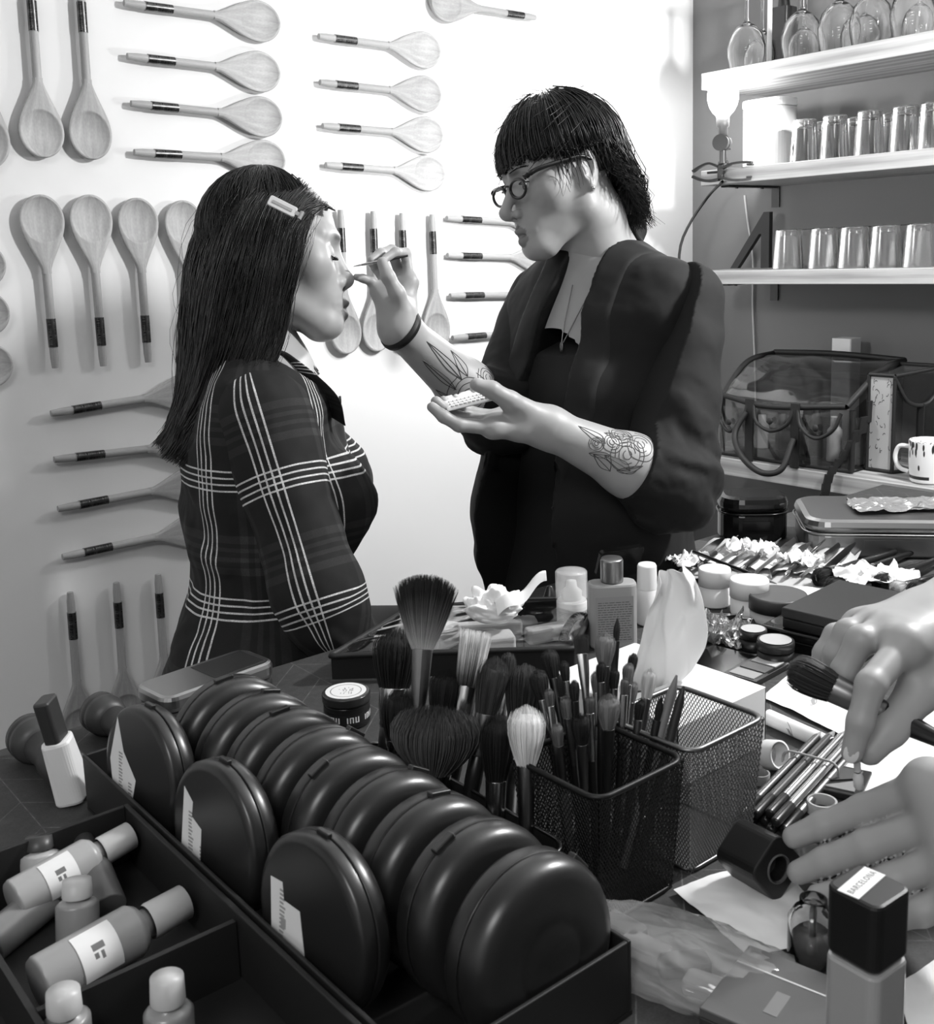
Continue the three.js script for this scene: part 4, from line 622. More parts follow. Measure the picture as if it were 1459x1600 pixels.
  // tins
  const tin = (label, x, z, w, d, h, turn, m, dark) => { const g = thing('storage_tin', label, 'tin', V(x, TY + .0006, z), turn); part(g, 'body', slab(w, d, h * .62, .035, .004), m); const l = part(g, 'lid', slab(w * 1.015, d * 1.02, h * .38, .036, .01).translate(0, h * .62, 0), m); part(l, 'lid_rim', tube(rrect(w * 1.02, d * 1.025, .037, 8).map(([x, y]) => V(x, h * .63, -y)), .0018, 120, 6, true), m); part(g, 'hinge_plate', box(w * .4, h * .2, .001, 0, h * .38, d / 2 + .0006), m); return g; };
  const t1 = T(1340, 868), st = tin('brushed steel tin with rounded corners at the right end of the table', -.819, 1.046, .27, .17, .056, -.86, metal(150, .36));
  tin('dark tin with rounded corners left of the steel tin', -.924, .868, .105, .085, .07, -.78, mat(48, .22, { metalness: .8 }));
  one('clear_packet', 'crinkled clear plastic packet lying on the steel tin', 'packet', crumple(.15, .075, .016, 4, 31, 34, 24), mat(150, .2, { transmission: .35, metalness: .2 }), V(-.812, TY + .058, 1.055), -.7);
}
// ---------------------------------------------------------------- near right corner of the table
{
  const flatSheet = (name, label, pts, m, amp = .002, f = 4, h0 = 0, seed = 1) => { const c = pts.map(([x, y]) => T(x, y, h0)), o = c[0].clone().add(c[2]).multiplyScalar(.5).setY(TY + .0008 + h0); const at = (u, v) => c[0].clone().lerp(c[1], u).lerp(c[3].clone().lerp(c[2], u), v); return one(name, label, 'paper', sheet(24, 24, (u, v) => { const p = at(u, v).sub(o); return [p.x, .0007 + amp * (.5 + fbm(u * f + seed, v * f, seed)), p.z]; }, .0004), m, o); };
  const leafT = print(512, 512, (c) => { c.strokeStyle = 'rgb(130,130,130)'; c.fillStyle = 'rgb(150,150,150)'; c.lineWidth = 5; const r = rng(5); for (let k = 0; k < 7; k++) { const x = 60 + r() * 380, y = 60 + r() * 380; c.beginPath(); c.moveTo(x, y); c.bezierCurveTo(x + 60, y - 60, x + 110, y - 10, x + 140, y + 30); c.stroke(); c.beginPath(); c.ellipse(x + 60, y - 10, 34, 12, .5, 0, 7); c.fill(); } }, 232);
  flatSheet('printed_paper', 'white paper with a leaf print right of the tissue box', [[1190, 1092], [1262, 1035], [1370, 1080], [1330, 1160]], mat(255, .75, { map: leafT }), .003, 3, 0, 2);
  flatSheet('paper_sheet', 'blank white paper under the hand that holds the brush', [[1300, 1240], [1330, 1130], [1480, 1090], [1500, 1260]], mat(235, .8), .003, 2, .001, 5);
  flatSheet('paper_napkin', 'white folded paper napkin lying beside the wire mesh cups', [[1052, 1398], [1205, 1345], [1330, 1475], [1165, 1502]], mat(236, .85), .005, 2.5, 0, 8);
  flatSheet('paper_sheet', 'white paper at the right edge beside the foundation bottle', [[1400, 1545], [1470, 1500], [1540, 1620], [1430, 1660]], mat(235, .8), .003, 2, 0, 9);
  // rolled paper tube with print
  { const a = T(1200, 1120, .008), b = T(1300, 1165, .008), d = b.clone().sub(a), l = d.length(), g = one('rolled_paper', 'rolled tube of printed paper right of the mesh cups', 'paper', grid(24, 1, (u, v) => { const q = u * 7.6, r = .0082 - u * .0012; return [Math.cos(q) * r, v * l, Math.sin(q) * r, u, v]; }), mat(255, .75, { map: leafT }), a); g.quaternion.setFromUnitVectors(V(0, 1, 0), d.normalize()); }
  // bundle of pencils in a rubber band
  const A = T(1196, 1262, .016), B = T(1285, 1168, .016), dir = B.clone().sub(A).normalize(), side = V(0, 1, 0).cross(dir).normalize(), L = A.distanceTo(B) * 1.06, N = ['first', 'second', 'third', 'fourth', 'fifth', 'sixth', 'seventh', 'eighth', 'ninth'];
  const mats = [metal(170, .3), metal(110, .35), mat(60, .35), metal(190, .25)];
  for (let k = 0; k < 9; k++) { const row = k < 5 ? 0 : 1, s = (row ? k - 6.5 : k - 2) * .0088, o = A.clone().addScaledVector(side, -s).addScaledVector(dir, ((k * 7) % 5) * .0035 - .006); o.y = TY + .0052 + row * .0082;
    const g = thing('eye_pencil', `${N[k]} pencil of the ${row ? 'upper' : 'lower'} layer in the rubber-banded bundle`, 'pencil', o, 0, 'pencils in the rubber-banded bundle'); g.quaternion.setFromUnitVectors(V(0, 1, 0), dir); part(g, 'barrel', cyl(.0039, .0039, L, 8, 0, .02, 0), mats[k % 4]); part(g, 'cap', lathe([[0, -.012], [.003, -.012], [.0042, -.01], [.0043, .021], [0, .021]], 12), mat(26, .3)); part(g, 'tip', cyl(.0039, .0015, .012, 8, 0, L + .02, 0), mat(140, .5)); }
  { const c = A.clone().addScaledVector(dir, L * .72); const pts = rrect(.049, .021, .008, 6).map(([x, y]) => c.clone().addScaledVector(side, x).setY(TY + .0098 + y * .97)); one('rubber_band', 'pale rubber band around the bundle of pencils', 'rubber band', tube(pts, .0011, 90, 6, true), mat(165, .6)); }
  // tape rolls
  const ring = (label, px, py, r, h, v, tilt) => { const p = onTable(px, py, 0); const o = one('tape_roll', label, 'tape', lathe([[r, 0], [r, h], [r * .78, h], [r * .78, 0], [r, 0]], 32), mat(v, .5), p.setY(TY + .0008 + (tilt ? r * Math.abs(Math.sin(tilt)) : 0))); if (tilt) o.rotation.set(tilt, .6, .1); };
  ring('white tape roll standing between the mesh cup and the pencils', 1199, 1200, .013, .014, 215, 1.2);
  ring('small pale ring lying next to the pencils', 1186, 1222, .009, .008, 150, 0);
  ring('flat pale ring beside the fingers of the lower hand', 1283, 1268, .0125, .009, 175, 0);
  // small eyeshadow tray
  { const g = thing('shadow_palette', 'small black palette with triangular pans above the lower hand', 'palette', onTable(1315, 1228), .35); part(g, 'case', box(.05, .006, .04, 0, .003, 0, .001), mat(28, .3)); part(g, 'pan', extr([[-.02, -.014], [.002, -.014], [-.02, .012]], .001).rotateX(-Math.PI / 2).translate(0, .006, 0), mat(125, .6)); part(g, 'pan', extr([[.006, -.014], [.02, -.014], [.02, .014], [-.012, .014]], .001).rotateX(-Math.PI / 2).translate(0, .006, 0), mat(60, .6)); }
  // foundation bottle in front
  { const d = .55, top = P(1357, 1385, d), h = top.y - TY; const g = thing('foundation_bottle', 'square foundation bottle with a tall black cap at the front right', 'bottle', V(top.x, TY + .0006, top.z), -.05);
    const capT = print(256, 96, c => { c.fillStyle = 'rgb(95,95,95)'; c.font = 'bold 40px sans-serif'; c.textAlign = 'center'; c.fillText('BARCELONA', 128, 62); }, 224);
    const ch = .037, w = .031; part(g, 'glass_body', slab(w, w, h - ch - .002, .006, .002), mat(158, .15, { clearcoat: 1, clearcoatRoughness: .05 })); part(g, 'neck', cyl(.009, .009, .004, 20, 0, h - ch - .003, 0), mat(40, .4)); const cap = part(g, 'cap', slab(w * 1.0, w * 1.0, ch, .006, .002).translate(0, h - ch, 0), mat(20, .42)); part(cap, 'sticker', box(.029, .0004, .0115, -.0005, h + .0002, -.0035), [mat(220, .6), mat(220, .6), mat(255, .6, { map: capT }), mat(220, .6), mat(220, .6), mat(220, .6)], 'white sticker reading BARCELONA'); cap.children[0].geometry.rotateY(.12); }
  // clear glass bottle behind
  { const b = onTable(1268, 1520), h = tall(1268, 1520, 1405); const g = thing('serum_bottle', 'small clear glass bottle left of the foundation bottle', 'bottle', b, .4); part(g, 'glass_body', lathe([[0, 0], [.0145, 0], [.0155, .002], [.0155, h * .72], [.012, h * .84], [.0085, h * .9], [.0085, h], [.0072, h], [.0072, h * .9], [.0105, h * .82], [.0138, h * .7], [.0138, .004], [0, .004]], 32), glassM); part(g, 'liquid', lathe([[0, .0045], [.0134, .0045], [.0134, h * .5], [0, h * .5]], 28), mat(130, .2, { transmission: .6, thickness: .01 })); part(g, 'dropper', cyl(.002, .0025, h * .7, 10, 0, h * .25, 0), mat(60, .3)); }
  // grey palette boxes
  { const mk = (label, x, z, y, turn, v, w, d) => { const g = thing('palette_box', label, 'palette', V(x, TY + .0006 + y, z), turn); part(g, 'base', box(w, .008, d, 0, .004, 0, .001), mat(50, .4)); part(g, 'lid', box(w, .006, d, 0, .0112, 0, .001), mat(v, .3, { clearcoat: .5 })); part(g, 'lid_strip', box(.0012, .0004, d * .98, w * .22, .0144, 0), mat(190, .4)); part(g, 'lid_print', box(w * .3, .0003, .008, -w * .1, .0143, 0), mat(112, .4)); return g; };
    mk('dark slim palette at the bottom of the pile near the foundation bottle', -1.836, 1.556, 0, .1, 60, .072, .072); mk('grey slim palette lying on top of the pile near the foundation bottle', -1.837, 1.553, .0146, .22, 84, .07, .07); }
  // clear plastic bag with contents
  { const c0 = T(1065, 1530, .0), g = thing('plastic_bag', 'crinkled clear plastic bag between the tray end and the palettes', 'bag', V(c0.x, TY + .0008, c0.z)); const q = new THREE.SphereGeometry(1, 56, 32), a = q.attributes.position; for (let i = 0; i < a.count; i++) { const x = a.getX(i), y = a.getY(i), z = a.getZ(i), n = 1 + .3 * Math.abs(fbm(x * 2.4, y * 2.4, z * 2.4)) + .12 * Math.abs(noise(x * 7, y * 7, z * 7)); a.setXYZ(i, x * .036 * n, Math.max(-.6, y) * .019 * n + .0135, z * .082 * n); } q.computeVertexNormals(); q.rotateY(.3); part(g, 'film', q, new THREE.MeshPhysicalMaterial({ color: grey(238), roughness: .14, transmission: .82, thickness: 0, side: THREE.DoubleSide }));
    const R = rng(3), W = ['first', 'second', 'third', 'fourth', 'fifth']; for (let k = 0; k < 5; k++) one('sponge_applicator', `${W[k]} grey sponge applicator from the back inside the clear plastic bag`, 'sponge', slab(.018, .034, .009, .005), mat([100, 130, 80, 150, 110][k], .8), V(c0.x + (R() - .5) * .02, TY + .002, c0.z - .055 + k * .026), R() * 2, 'applicators in the plastic bag'); }
}
// ---------------------------------------------------------------- clear vinyl bags and mug on the bottom shelf
{
  const y = SH.base + .0006, black = mat(22, .6), vin = paneM(235, .06);
  const W3 = (px, py, x) => onX(px, py, x);
  // big bag
  const b0 = onX(1222, 700, -.24), g = thing('vinyl_bag', 'large clear vinyl makeup bag with black binding on the bottom shelf', 'bag', V(-.2, y, b0.z));
  const zl = onX(1128, 720, -.3).z - b0.z, zr = onX(1330, 728, -.3).z - b0.z, h = .215, xf = -.1, xb = .1, zc = (zl + zr) / 2, hz = (zr - zl) / 2;
  const top = (s, k) => V(lerp(xf, xb, k), h * (1 - .02 * Math.sin(s * 3)), zc + hz * .93 * (s * 2 - 1));
  part(g, 'front_panel', sheet(20, 12, (u, v) => [xf - .02 * Math.sin(u * Math.PI) * Math.sin(v * Math.PI) * 1, v * h * .62, lerp(zl, zr, u)], .0006), vin);
  part(g, 'back_panel', sheet(8, 8, (u, v) => [xb, v * h, lerp(zl, zr, u)], .0006), vin); part(g, 'bottom_panel', box(xb - xf, .003, zr - zl, 0, .0015, zc), black);
  for (const z of [zl, zr]) part(g, 'end_panel', sheet(6, 6, (u, v) => [lerp(xf, xb, u), v * h * lerp(.62, 1, u), z], .0006), vin);
  part(g, 'lid_flap', sheet(24, 14, (u, v) => { const ru = (u - .5) * 2; return [lerp(xb, xf - .012, v), lerp(h + .006, h * .66, v) + .022 * Math.sin(v * Math.PI) + .004 * noise(u * 5, v * 5), zc + ru * hz * (1 - .05 * v)]; }, .0006), paneM(225, .05));
  const edge = (pts, r = .0066) => part(g, 'binding', tube(pts, r, 40, 8), black);
  edge([V(xb, h + .008, zl), V(xb, h + .012, zc), V(xb, h + .006, zr)]); edge([V(xb, h + .006, zl), V(lerp(xb, xf, .5), h * .88 + .02, zl - .004), V(xf - .012, h * .66, zl + .008)]); edge([V(xb, h + .006, zr), V(lerp(xb, xf, .5), h * .88 + .02, zr + .004), V(xf - .012, h * .66, zr - .008)]); edge([V(xf - .012, h * .66, zl + .008), V(xf - .026, h * .6, zc - .03), V(xf - .012, h * .66, zr - .008)]);
  edge([V(xf, .003, zl), V(xf - .004, .002, zc), V(xf, .003, zr)]); edge([V(xf, 0.002, zl), V(xf, h * .62, zl)]); edge([V(xf, 0.002, zr), V(xf, h * .62, zr)]);
  for (const [a, b, lo] of [[.02, .27, .3], [.32, .63, .36], [.66, .97, .34]]) { const za = lerp(zl, zr, a), zb = lerp(zl, zr, b), zm = (za + zb) / 2, x = xf - .024; const pk = part(g, 'pocket', sheet(10, 6, (u, v) => [x - .008 * Math.sin(u * Math.PI), .012 + v * h * .5, lerp(za, zb, u)], .0006), vin); part(pk, 'pocket_flap_binding', tube([V(x - .004, h * .6, za), V(x - .012, h * .44, lerp(za, zb, .12)), V(x - .015, h * lo, zm), V(x - .012, h * .44, lerp(za, zb, .88)), V(x - .004, h * .6, zb)], .0042, 40, 8), black); part(pk, 'snap_button', new THREE.SphereGeometry(.0075, 16, 10).scale(.5, 1, 1).translate(x - .017, h * (lo + .1), zm), black); }
  for (const t of [.29, .645]) part(g, 'strap', box(.004, h * .66, .022, xf - .03, h * .33, lerp(zl, zr, t), .001), black);
  part(g, 'carry_handle', tube([V(xf - .034, h * .52, lerp(zl, zr, .27)), V(xf - .06, h * .3, lerp(zl, zr, .24)), V(xf - .085, .02, lerp(zl, zr, .36)), V(xf - .085, -.008, lerp(zl, zr, .52)), V(xf - .07, .0, lerp(zl, zr, .62)), V(xf - .034, h * .3, lerp(zl, zr, .645))], .0068, 60, 10), black);
  part(g, 'end_strap', sheetBar([V(xb - .02, h * .98, zr + .006), V(0, h * .8, zr + .012), V(xf + .02, h * .45, zr + .01), V(xf - .02, h * .2, zr - .005), V(xf - .05, 0, zr - .02), V(xf - .058, -.06, zr - .028)].map(p => [p.x, p.y, p.z]), .03, .004), black);
  const R = rng(8), cn = ['first', 'second', 'third', 'fourth', 'fifth', 'sixth']; for (let k = 0; k < 6; k++) { const z = b0.z + lerp(zl, zr, .1 + k * .16), hh = .07 + R() * .06; one('bagged_bottle', `${cn[k]} pale bottle from the left inside the large vinyl bag`, 'bottle', lathe([[0, 0], [.016, 0], [.017, .003], [.016, hh * .7], [.009, hh * .78], [.009, hh], [0, hh]], 20), mat([190, 90, 150, 60, 210, 110][k], .4), V(-.2 + (R() - .5) * .06, y + .004, z), 0, 'bottles inside the large vinyl bag'); }
  // tall bag with feather print side
  const zA = onX(1338, 728, -.26).z, f0 = thing('vinyl_bag', 'tall clear vinyl bag with a lash-print side panel and black binding', 'bag', V(-.19, y, zA + .07)); const w2 = .105, d2 = .12, h2 = .205;
  const lashT = print(256, 512, c => { c.strokeStyle = 'rgb(70,70,70)'; c.lineWidth = 5; const r = rng(12); for (let k = 0; k < 42; k++) { const x = r() * 240, y = 10 + r() * 490, a = r() * 6.28; c.beginPath(); c.arc(x, y, 16, a, a + 1.9); c.stroke(); } }, 168);
  const F = (nm, pts, m) => part(f0, nm, sheet(4, 4, (u, v) => { const p = pts[0].clone().lerp(pts[1], u).lerp(pts[3].clone().lerp(pts[2], u), v); return [p.x, p.y, p.z]; }, .0008), m);
  const q = (x, yy, z) => V(x * d2 / 2, yy, z * w2 / 2); 
  F('print_panel', [q(-1, .002, -1), q(-1, .002, .1), q(-1, h2, .1), q(-1, h2, -1)], mat(255, .45, { map: lashT })); F('front_panel', [q(-1, .002, .1), q(1, .002, 1), q(1, h2, 1), q(-1, h2, .1)], paneM(240, .06)); F('back_panel', [q(1, .002, -1), q(1, .002, 1), q(1, h2, 1), q(1, h2, -1)], paneM(235, .06)); F('lid_panel', [q(-1, h2, -1), q(-1, h2, .1), q(1, h2 + .012, 1), q(1, h2 + .012, -1)], paneM(225, .05)); F('end_panel', [q(-1, .002, -1), q(1, .002, -1), q(1, h2, -1), q(-1, h2, -1)], paneM(235, .06));
  for (const pts of [[q(-1, 0.002, -1), q(-1, h2, -1)], [q(-1, .002, .1), q(-1, h2, .1)], [q(1, .002, 1), q(1, h2, 1)], [q(-1, h2, -1), q(-1, h2, .1)], [q(-1, h2, .1), q(1, h2 + .012, 1)], [q(-1, .003, -1), q(-1, .003, .1)], [q(-1, .003, .1), q(1, .003, 1)], [q(1, h2 + .012, -1), q(1, h2 + .012, 1)], [q(-1, h2, -1), q(1, h2 + .012, -1)]]) part(f0, 'binding', tube(pts, .0042, 8, 8), black);
  part(f0, 'flap_binding', tube([q(-1.02, h2 - .005, .1), q(-.5, h2 * .72, .42), q(.2, h2 * .7, .75), q(.95, h2 * .98, 1.05)], .0042, 30, 8), black); part(f0, 'front_strap', box(.004, h2 * .7, .016, 0, h2 * .35, .031, 0).rotateY(0), black);
  { const z = onX(1316, 560, -.07).z; one('white_carton', 'plain white carton behind the large vinyl bag on the bottom shelf', 'carton', slab(.045, .05, .26, .004, .001), mat(225, .6), V(-.055, y, z)); }
  // mug with dark splashes
  const splT = print(512, 256, c => { c.fillStyle = 'rgb(45,45,45)'; const r = rng(6); for (let k = 0; k < 150; k++) { c.beginPath(); c.arc(180 + (r() + r() + r() - 1.5) * 180, 60 + (r() + r()) * 60, 1 + r() * 5, 0, 7); c.fill(); } c.fillRect(120, 190, 130, 5); }, 230);
  { const p = onX(1447, 750, -.28), m = thing('splashed_mug', 'white mug with dark paint splashes at the right end of the bottom shelf', 'mug', V(-.275, y, p.z)); const b = lathe([[0, 0], [.03, 0], [.034, .004], [.037, .04], [.038, .084], [.0365, .086], [.035, .084], [.034, .04], [.031, .008], [0, .007]], 40); part(m, 'body', b, mat(255, .3, { map: splT })); b.rotateY(2.2); part(m, 'handle', tube([V(-.01, .07, -.036), V(-.012, .068, -.056), V(-.012, .045, -.064), V(-.012, .024, -.054), V(-.01, .018, -.035)], .0045, 24, 10), mat(225, .3)); }
  { const p = onX(1466, 660, -.1); const t = thing('grey_canister', 'grey lidded canister cut by the right edge behind the mug', 'canister', V(-.09, y, p.z + .03)); part(t, 'body', lathe([[0, 0], [.04, 0], [.041, .002], [.041, .12], [0, .121]], 32), mat(140, .5)); part(t, 'lid', lathe([[.0425, .1215], [.0425, .15], [.04, .152], [0, .152]], 32), mat(120, .5)); }
}
// ---------------------------------------------------------------- people
const skinM = new THREE.MeshPhysicalMaterial({ color: grey(158), vertexColors: true, roughness: .48, sheen: .15, sheenRoughness: .5, side: THREE.DoubleSide });
const hairM = new THREE.MeshPhysicalMaterial({ color: grey(34), vertexColors: true, roughness: .38, side: THREE.DoubleSide });
const frame = (F, up) => { const f = F.clone().normalize(), r = f.clone().cross(up).normalize(), u = r.clone().cross(f).normalize(); return { f, u, r }; };   // forward, up, right
const LR = V(C_RIGHT.x, 0, C_RIGHT.z).normalize();
// a head in its own axes: x forward, y up, z to its right; the origin lies between the ears at eye level
function headShape(o) {
  const n = o.nose ?? 0, e = (x, y, z, a, b, c) => ell(V(x, y, z), a, b, c), s = (x, y, z, r) => cap(V(x, y, z), V(x, y, z), r), c = (a, b, r, q) => cap(V(...a), V(...b), r, q);
  const cran = e(-.007, .026, 0, .08, .079, .071), fore = e(.026, .026, 0, .064, .066, .06), mid = e(.036, -.03, 0, .054, .062, .056), muz = e(.072, -.066, 0, .031, .036, .031), chin = e(.077, -.1, 0, .024, .018, .025), jaw = c([.004, -.06, .05], [.066, -.1, .014], .017, .0165), ramus = c([.0, -.02, .058], [.004, -.062, .05], .014, .017), cheek = s(.055, -.02, .041, .023), neck = c([-.022, -.04, 0], [-.034, -.16, 0], .05, .052);
  const bridge = c([.09, .003, 0], [.106 + n, -.032, 0], .0068, .0088), tip = s(.1075 + n, -.0355, 0, o.tip ?? .0102), wing = s(.0965 + n * .6, -.041, .0112, .0076), sept = c([.106 + n, -.041, 0], [.096, -.049, 0], .006, .006), nostril = c([.1005 + n * .8, -.0475, .0062], [.098, -.04, .0062], .0032, .0026);
  const brow = c([.0885, .019, .013], [.07, .021, .042], .0085, .0075), socket = s(.1, .001, .03, .0185), lid = s(.0735, -.0035, .0305, .0142);
  const upLip = c([.1025, -.0665, 0], [.086, -.0715, .022], .0078, .0028), loLip = c([.1005, -.0835, 0], [.085, -.0765, .021], .0086, .003), gap = c([.114, -.0752, 0], [.083, -.0745, .019], o.mouth ?? .0014, .0012), philt = c([.109, -.055, 0], [.1035, -.062, 0], .004, .004);
  const earB = ell(V(-.008, -.006, .0735), .0185, .031, .0085, [V(.93, .12, .34).normalize(), V(-.12, .99, 0).normalize(), V(-.34, -.05, .93).normalize()]), earIn = ell(V(.001, -.002, .0835), .0125, .021, .0085, [V(.93, .12, .34).normalize(), V(-.12, .99, 0).normalize(), V(-.34, -.05, .93).normalize()]), lobe = s(-.001, -.0345, .0725, .0078), concha = s(.005, -.008, .074, .006);
  const f = (x, y, z) => {
    const a = Math.abs(z); let d = smin(cran(x, y, z), fore(x, y, z), .03); d = smin(d, mid(x, y, z), .03); d = smin(d, cheek(x, y, a), .025); d = smin(d, muz(x, y, z), .022); d = smin(d, smin(jaw(x, y, a), ramus(x, y, a), .02), .022); d = smin(d, chin(x, y, z), .02);
    d = smin(d, neck(x, y, z), .03); d = smin(d, brow(x, y, a), .014); d = smax(d, -socket(x, y, a), .014); d = smin(d, lid(x, y, a), .005);
    d = smin(d, bridge(x, y, z), .012); d = smin(d, tip(x, y, z), .006); d = smin(d, wing(x, y, a), .006); d = smin(d, sept(x, y, z), .004); d = smax(d, -nostril(x, y, a), .002);
    d = smin(d, upLip(x, y, a), .006); d = smin(d, loLip(x, y, a), .005); d = smax(d, -gap(x, y, a), .003); d = smax(d, -philt(x, y, z), .004);
    if (a > .05) { let q = smin(smax(earB(x, y, a), -earIn(x, y, a), .004), smin(lobe(x, y, a), concha(x, y, a), .004), .006); d = smin(d, q, .004); }
    return d; };
  const tone = (x, y, z) => { const a = Math.abs(z); let t = 1 + .05 * noise(x * 90, y * 90, z * 90); const lip = Math.min(upLip(x, y, a), loLip(x, y, a)); if (lip < .0022 && x > .08) t *= .6; const bl = cap(V(.092, .0215, .012), V(.074, .0245, .043), .0042, .0024)(x, y, a); if (bl < .0035 && !o.noBrow) t *= lerp(.3, 1, sstep(.0005, .0035, bl)); return t; };
  return { f, tone };
}
function headAt(nosePoint, F, up, shape, scale, noseX = .117, noseY = -.036) {   // world field of a head whose nose tip is at nosePoint
  const b = frame(F, up), o = nosePoint.clone().addScaledVector(b.f, -noseX * scale).addScaledVector(b.u, -noseY * scale);
  const loc = (x, y, z) => { const px = (x - o.x) / scale, py = (y - o.y) / scale, pz = (z - o.z) / scale; return [px * b.f.x + py * b.f.y + pz * b.f.z, px * b.u.x + py * b.u.y + pz * b.u.z, px * b.r.x + py * b.r.y + pz * b.r.z]; };
  const W = (x, y, z) => o.clone().addScaledVector(b.f, x * scale).addScaledVector(b.u, y * scale).addScaledVector(b.r, z * scale);
  return { o, b, W, loc, f: (x, y, z) => { const q = loc(x, y, z); return shape.f(...q) * scale; }, tone: (x, y, z) => shape.tone(...loc(x, y, z)), toWorld: g => { const m = new THREE.Matrix4().makeBasis(b.f, b.u, b.r).scale(V(scale, scale, scale)); m.setPosition(o); g.applyMatrix4(m); return g; } };
}
// a hand: wrist, then chains of knuckles for thumb and four fingers
function handField(w, fingers, thumb, rr = 1, wr = .024) {
  const R = [.0098, .0088, .0078, .0066].map(r => r * rr), fs = fingers.map((p, i) => chain(p, (p.length === 4 ? R : [R[0], R[1], R[3]]).map(r => r * [1, 1.03, .98, .86][i]), .004));
  const palm = fingers.map((p, i) => cap(w, p[0], wr * .8, .0125 * rr)), web = uni(.012, cap(fingers[0][0], fingers[3][0], .0115 * rr, .0105 * rr), cap(w.clone().lerp(fingers[0][0], .5), w.clone().lerp(fingers[3][0], .5), .015 * rr, .014 * rr));
  const pm = uni(.014, ...palm, web), th = chain(thumb, [.0165, .0125, .0105, .0085].map(r => r * rr), .006);
  return (x, y, z) => { let d = smin(pm(x, y, z), th(x, y, z), .014); let q = 9; for (const f of fs) q = smin(q, f(x, y, z), .0025); return smin(d, q, .006); };
}
const nailsOf = (fingers, m, parent, out) => { };
const gridOf = (f, pts, pad, h, tone) => { const [a, b] = bounds(pts, pad); return nets(f, a, b, h, tone); };
const joinSkin = list => mergeGeometries(list.map(g => { const q = g.toNonIndexed(); if (!q.attributes.color) q.setAttribute('color', new THREE.BufferAttribute(new Float32Array(q.attributes.position.count * 3).fill(1), 3)); return q; }));
const white1 = () => 1;
// project a point onto a field along its gradient
function drop(f, p, off = 0) { for (let k = 0; k < 6; k++) { const e = .0008, d = f(p.x, p.y, p.z) - off, g = V(f(p.x + e, p.y, p.z) - f(p.x - e, p.y, p.z), f(p.x, p.y + e, p.z) - f(p.x, p.y - e, p.z), f(p.x, p.y, p.z + e) - f(p.x, p.y, p.z - e)).normalize(); p.addScaledVector(g, -d); } return p; }
// line tattoos: strokes in (along, around) of a limb from a to b, laid onto the skin
function tattoo(f, a, b, toward, strokes, r = .0006) { const ax = b.clone().sub(a), A = ax.clone().normalize(), t0 = toward.clone().addScaledVector(A, -toward.dot(A)).normalize(), t1 = A.clone().cross(t0), s = new Strands(); for (const st of strokes) { const c = new THREE.CatmullRomCurve3(st.map(([u, v]) => V(u, v, 0))); const pts = []; const n = st.length * 7; for (let k = 0; k <= n; k++) { const q = c.getPoint(k / n), p = a.clone().addScaledVector(ax, q.x), an = q.y; p.addScaledVector(t0, Math.cos(an) * .04).addScaledVector(t1, Math.sin(an) * .04); pts.push(drop(f, p, .0001)); } s.add(pts, r, 4); } return s.build(); }
